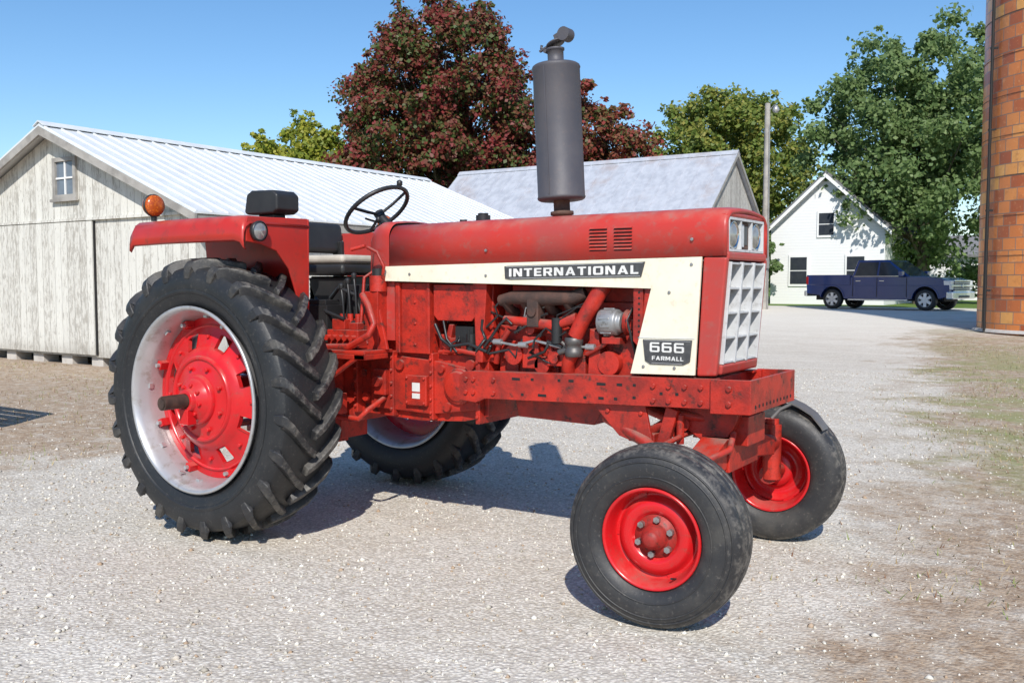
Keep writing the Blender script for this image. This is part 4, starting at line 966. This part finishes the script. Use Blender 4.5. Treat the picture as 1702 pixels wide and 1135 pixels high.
mb=MB(); mb.lathe([(-.06,.03),(-.055,.062),(.0,.068),(.04,.064),(.05,.05),(.07,.05),(.07,.02)],(2.13,-.230,1.235),'x',24); 
for i in range(10):
    t=i*.63; mb.box(-.03,.03,-.006,.006,.060,.070,0,Matrix.Translation((2.12,-.230,1.235))@Matrix.Rotation(t,4,'X'))
mb.obj('alternator',T,[alum],.003)
mb=MB(); mb.lathe([(-.012,.055),(-.012,.065),(0,.045),(.012,.065),(.012,.055)],(2.235,-.235,1.235),'x',28); mb.tube([(2.15,-.24,1.17),(2.1,-.25,1.12),(2.0,-.24,1.07)],.012,6); mb.box(2.1,2.2,-.27,-.2,1.13,1.16)
mb.lathe([(-.02,.09),(-.02,.11),(0,.085),(.02,.11),(.02,.09),(.02,.01),(-.02,.01)],(2.26,-.05,1.0),'x',32)
mb.obj('pulley',T,[red_cast])
mb=MB(); pts=[(2.245,-.235,1.30),(2.245,-.29,1.25),(2.26,-.15,.97),(2.26,-.05,.90),(2.26,.05,.97),(2.25,.04,1.25),(2.25,-.02,1.32)]
mb.tube(pts+[pts[0]],.008,6); mb.obj('fan_belt',T,[black])
mb=MB()
for i in range(6):
    M=Matrix.Translation((2.30,0,1.22))@Matrix.Rotation(i*math.pi/3+.3,4,'X')@Matrix.Rotation(.5,4,'Z'); mb.box(-.003,.003,-.04,.04,.04,.20,0,M)
mb.cyl((2.27,0,1.22),.04,0,.05,'x',16); mb.obj('fan',T,[red_cast])
mb=MB()
mb.box(2.325,2.335,-.265,.265,1.0,1.46); mb.box(2.335,2.36,-.262,-.245,1.0,1.45); mb.box(2.37,2.42,-.24,.24,1.02,1.48,1); mb.box(2.42,2.60,-.24,.24,1.03,1.50,1)
mb.prism([(2.275,1.15),(2.325,1.10),(2.325,1.42),(2.275,1.40)],-.278,-.268)
for i in range(10): mb.cyl((2.305,-.278,1.14+i*.027),.006,-.0015,0,'y',8,1)
mb.prism([(2.29,1.0),(2.36,1.0),(2.36,1.40),(2.335,1.40)],-.272,-.268)
mb.obj('radiator_shroud',T,[red_cast,dark])
mb=MB()
random.seed(5)
for i in range(20):
    x0=1.08+random.random()*.8; z0=1.02+random.random()*.2; p0=Vector((x0,-.22-random.random()*.05,z0)); pts=[p0]
    for k in range(4): p0=p0+Vector((random.uniform(-.03,.12),random.uniform(-.015,.015),random.uniform(-.05,.07))); p0.z=max(.99,min(1.34,p0.z)); pts.append(p0)
    mb.tube(pts,random.choice([.004,.006,.008]),6,random.choice([0,0,0,1]))
mb.tube([(1.05,-.26,1.20),(1.10,-.27,1.12),(1.16,-.265,1.08),(1.28,-.26,1.10),(1.40,-.26,1.06)],.010,6); mb.tube([(1.10,-.25,1.22),(1.13,-.26,1.12),(1.20,-.26,1.05)],.007,6)
mb.box(1.16,1.28,-.22,-.1,1.10,1.19); mb.cyl((1.27,-.22,1.05),.03,0,.10,'z',14)
mb.cyl((1.83,-.25,1.12),.028,0,.13,'z',14)
mb.obj('wiring',T,[black,steel])
mb=MB(); mb.box(1.03,1.30,-.20,.2,1.03,1.14); mb.cyl((1.12,-.22,1.10),.035,-.03,.03,'y',14); mb.tube([(1.05,-.22,1.04),(1.2,-.25,1.06),(1.33,-.24,1.04)],.014,8); mb.obj('linkage_cover',T,[red_cast],.008)
mb=MB()
mb.tube([(1.40,-.245,1.12),(1.46,-.25,1.115),(1.58,-.25,1.10),(1.7,-.25,1.13),(1.85,-.25,1.10),(2.05,-.245,1.11)],.008,6)
for a in((1.44,-.25,1.115),(1.6,-.25,1.105),(2.0,-.248,1.108)): mb.cyl(a,.016,0,.05,'x',12)
mb.obj('fuel_fitting',T,[alum])
mb=MB(); mb.box(1.02,2.35,.20,.215,1.0,1.43); mb.obj('engine_back_plate',T,[dark])
# ---- frame rails
def rail(mb,sg):
    a,b_=(-.312,-.285) if sg<0 else(.285,.312)
    mb.prism([(1.25,.80),(1.25,.93),(1.30,.955),(2.72,.988),(2.72,.852),(1.42,.815),(1.36,.79)],a,b_)
    f0,f1=(-.285,-.23) if sg<0 else(.23,.285)
    mb.prism([(1.32,.943),(2.70,.976),(2.70,.988),(1.32,.955)],f0,f1); mb.prism([(1.42,.815),(2.70,.852),(2.70,.862),(1.42,.825)],f0,f1)
    y=sg*.312
    for x_ in(1.30,1.35,1.48,2.40,2.48,2.56,2.64):
        for z_ in(.03,.10): mb.bolt((x_,y,.815+(x_-1.42)*.026+z_),.012,.012,sg=sg)
    for x_,z_,w in((1.62,.11,.05),(1.78,.03,.05),(1.72,.11,.018),(1.95,.11,.03),(2.03,.03,.018),(2.12,.10,.05),(2.22,.10,.03),(2.12,.03,.03),(2.2,.03,.018),(2.30,.10,.016),(2.30,.04,.016),(1.88,.11,.016),(1.66,.03,.016),(2.44,.065,.016),(2.52,.065,.016)):
        zz=.815+(x_-1.42)*.026+z_; mb.box(x_-w/2,x_+w/2,min(y,y+sg*.0015),max(y,y+sg*.0015),zz-.007,zz+.007,1)
both(rail,'frame_rail',[red_cast,dark],.004)
mb=MB()
for sg in(-1,1):
    a,b_=(-.328,-.313) if sg<0 else(.313,.328); mb.prism([(2.69,.832),(2.69,.99),(2.88,.994),(2.88,.838)],a,b_)
mb.box(2.865,2.88,-.313,.313,.838,.993); mb.box(2.68,2.865,-.29,.29,.838,.850); mb.box(2.60,2.66,-.285,.285,.86,.98)
for i in range(11): mb.cyl((2.88,-.26+i*.052,.868),.009,0,.0015,'x',10,1)
mb.bolt((2.78,-.328,.95),.014,.012); mb.bolt((2.78,-.328,.88),.014,.012)
mb.obj('front_weight_bracket',T,[red_cast,dark],.005)
# ---- front axle
mb=MB()
mb.prism([(2.42,.86),(2.78,.88),(2.76,.78),(2.72,.70),(2.58,.68),(2.46,.76)],-.17,.17)
mb.box(2.61,2.74,-.20,.20,.54,.70); 
mb.prism([(-.50,.52),(-.50,.60),(-.2,.70),(.2,.70),(.50,.60),(.50,.52),(.2,.56),(-.2,.56)],2.60,2.73,axis='x')
for sg in(-1,1):
    mb.tube([(2.665,sg*.42,.565),(2.665,sg*.64,.56)],.05,14)
    mb.cyl((2.665,sg*.655,.36),.05,0,.30,'z',18); mb.cyl((2.665,sg*.655,.66),.036,0,.03,'z',14)
    mb.tube([(2.665,sg*.655,.40),(2.66,sg*.80,.381)],.035,12)
    mb.tube([(2.665,sg*.655,.67),(2.52,sg*.62,.68)],.022,8)
    mb.tube([(2.52,sg*.62,.68),(2.50,sg*.1,.70)],.014,8)
    for i in range(3): mb.bolt((2.60,sg*(.30+i*.07),.585),.012,.015,'x',-1)
    mb.tube([(2.62,sg*.45,.55),(2.35,sg*.28,.66),(2.1,sg*.22,.76)],.03,10)
mb.obj('front_axle',T,[red_cast],.008)
def brace(mb,sg):
    a,b_=(-.275,-.255) if sg<0 else(.255,.275)
    mb.prism([(2.05,.83),(2.34,.84),(2.38,.66),(2.30,.65),(2.20,.68)],a,b_)
    mb.prism([(2.38,.62),(2.44,.62),(2.50,.82),(2.44,.84)],min(sg*.22,sg*.254),max(sg*.22,sg*.254))
    mb.bolt((2.32,sg*.275,.80),.012,.012,sg=sg); mb.bolt((2.14,sg*.275,.80),.012,.012,sg=sg)
both(brace,'brace_plate',[red_cast],.004)
mb=MB(); mb.box(2.24,2.38,-.254,.254,.655,.70); mb.tube([(2.33,-.2,.70),(2.48,-.2,.80),(2.6,-.15,.78)],.022,8); mb.box(2.34,2.5,-.18,.18,.68,.74)
mb.obj('axle_brace',T,[red_cast],.005)
mb=MB(); mb.tube([(2.42,.05,.78),(2.46,-.05,.76),(2.50,-.20,.75)],.035,12); mb.tube([(2.5,-.22,.80),(2.5,-.22,.66)],.02,8); mb.box(2.70,2.80,-.12,.12,.66,.80)
mb.tube([(2.74,-.15,.72),(2.76,-.26,.66),(2.70,-.5,.62)],.016,8); mb.obj('steering_linkage',T,[red_cast,dark],.004)
mb=MB(); vs=[];fs=[]
prof=[(2.64,.795),(2.72,.805),(2.80,.775),(2.87,.735),(2.925,.672),(2.935,.655)]
for i,(x_,z_) in enumerate(prof):
    for y_ in(.68,.83-.012*i): vs.append((x_,y_,z_-.012))
fs=[(2*i,2*i+1,2*i+3,2*i+2) for i in range(len(prof)-1)]
gry=mat('dull_grey_sheet',(.12,.12,.125),.6,.2,c2=(.2,.19,.18))
mb.add(vs,fs,0,False); o=mb.obj('tyre_scraper',T,[gry]); s_=o.modifiers.new('s','SOLIDIFY'); s_.thickness=.008
mb=MB(); mb.tube([(2.66,.655,.69),(2.70,.675,.74),(2.76,.69,.775)],.010,6); mb.obj('scraper_arm',T,[gry])
mb=MB(); mb.box(-.75,.1,-.05,.05,.42,.46); mb.box(-.30,.2,-.12,.12,.46,.60)
for sg in(-1,1): mb.tube([(-.1,sg*.26,.60),(-.55,sg*.36,.52),(-.85,sg*.40,.50)],.025,8); mb.tube([(-.25,sg*.22,1.12),(-.50,sg*.34,.95),(-.52,sg*.35,.55)],.018,8)
mb.box(-.36,-.32,-.2,.2,.7,1.1)
mb.obj('hitch',T,[red_cast],.006)

# ------------------------------------------------------------ LIGHT, SKY, CAMERA
wld=bpy.data.worlds.new('World'); S.world=wld; wld.use_nodes=True; nt=wld.node_tree
bg=nt.nodes['Background']; sk=nt.nodes.new('ShaderNodeTexSky'); sk.sky_type='NISHITA'; sk.sun_disc=False
EL=R(40); sd=Vector((.54,-.842)).normalized()
sk.sun_elevation=EL; sk.sun_rotation=math.atan2(sd.x,sd.y); sk.air_density=1.0; sk.dust_density=.3; sk.ozone_density=3.0; sk.altitude=200
hs=nt.nodes.new('ShaderNodeHueSaturation'); hs.inputs['Saturation'].default_value=1.18; hs.inputs['Value'].default_value=1.0
nt.links.new(sk.outputs[0],hs.inputs['Color']); nt.links.new(hs.outputs[0],bg.inputs[0]); bg.inputs[1].default_value=.15
li=bpy.data.lights.new('sun','SUN'); li.energy=5.0; li.angle=R(.53); li.color=(1,.955,.885)
lo=bpy.data.objects.new('sun',li); COL.objects.link(lo)
dv=Vector((-sd.x*math.cos(EL),-sd.y*math.cos(EL),-math.sin(EL))); lo.rotation_mode='QUATERNION'; lo.rotation_quaternion=dv.to_track_quat('-Z','Y'); lo.location=(10,-12,12)
cam=bpy.data.cameras.new('camera'); co=bpy.data.objects.new('camera',cam); COL.objects.link(co)
cam.lens=33.27; cam.sensor_width=36; cam.clip_end=3000; cam.clip_start=.05
co.location=(4.296,-4.423,1.43); co.rotation_euler=(R(90-3.55),0,R(33.3)); S.camera=co
S.view_settings.view_transform='Standard'; S.view_settings.look='None'; S.view_settings.exposure=0
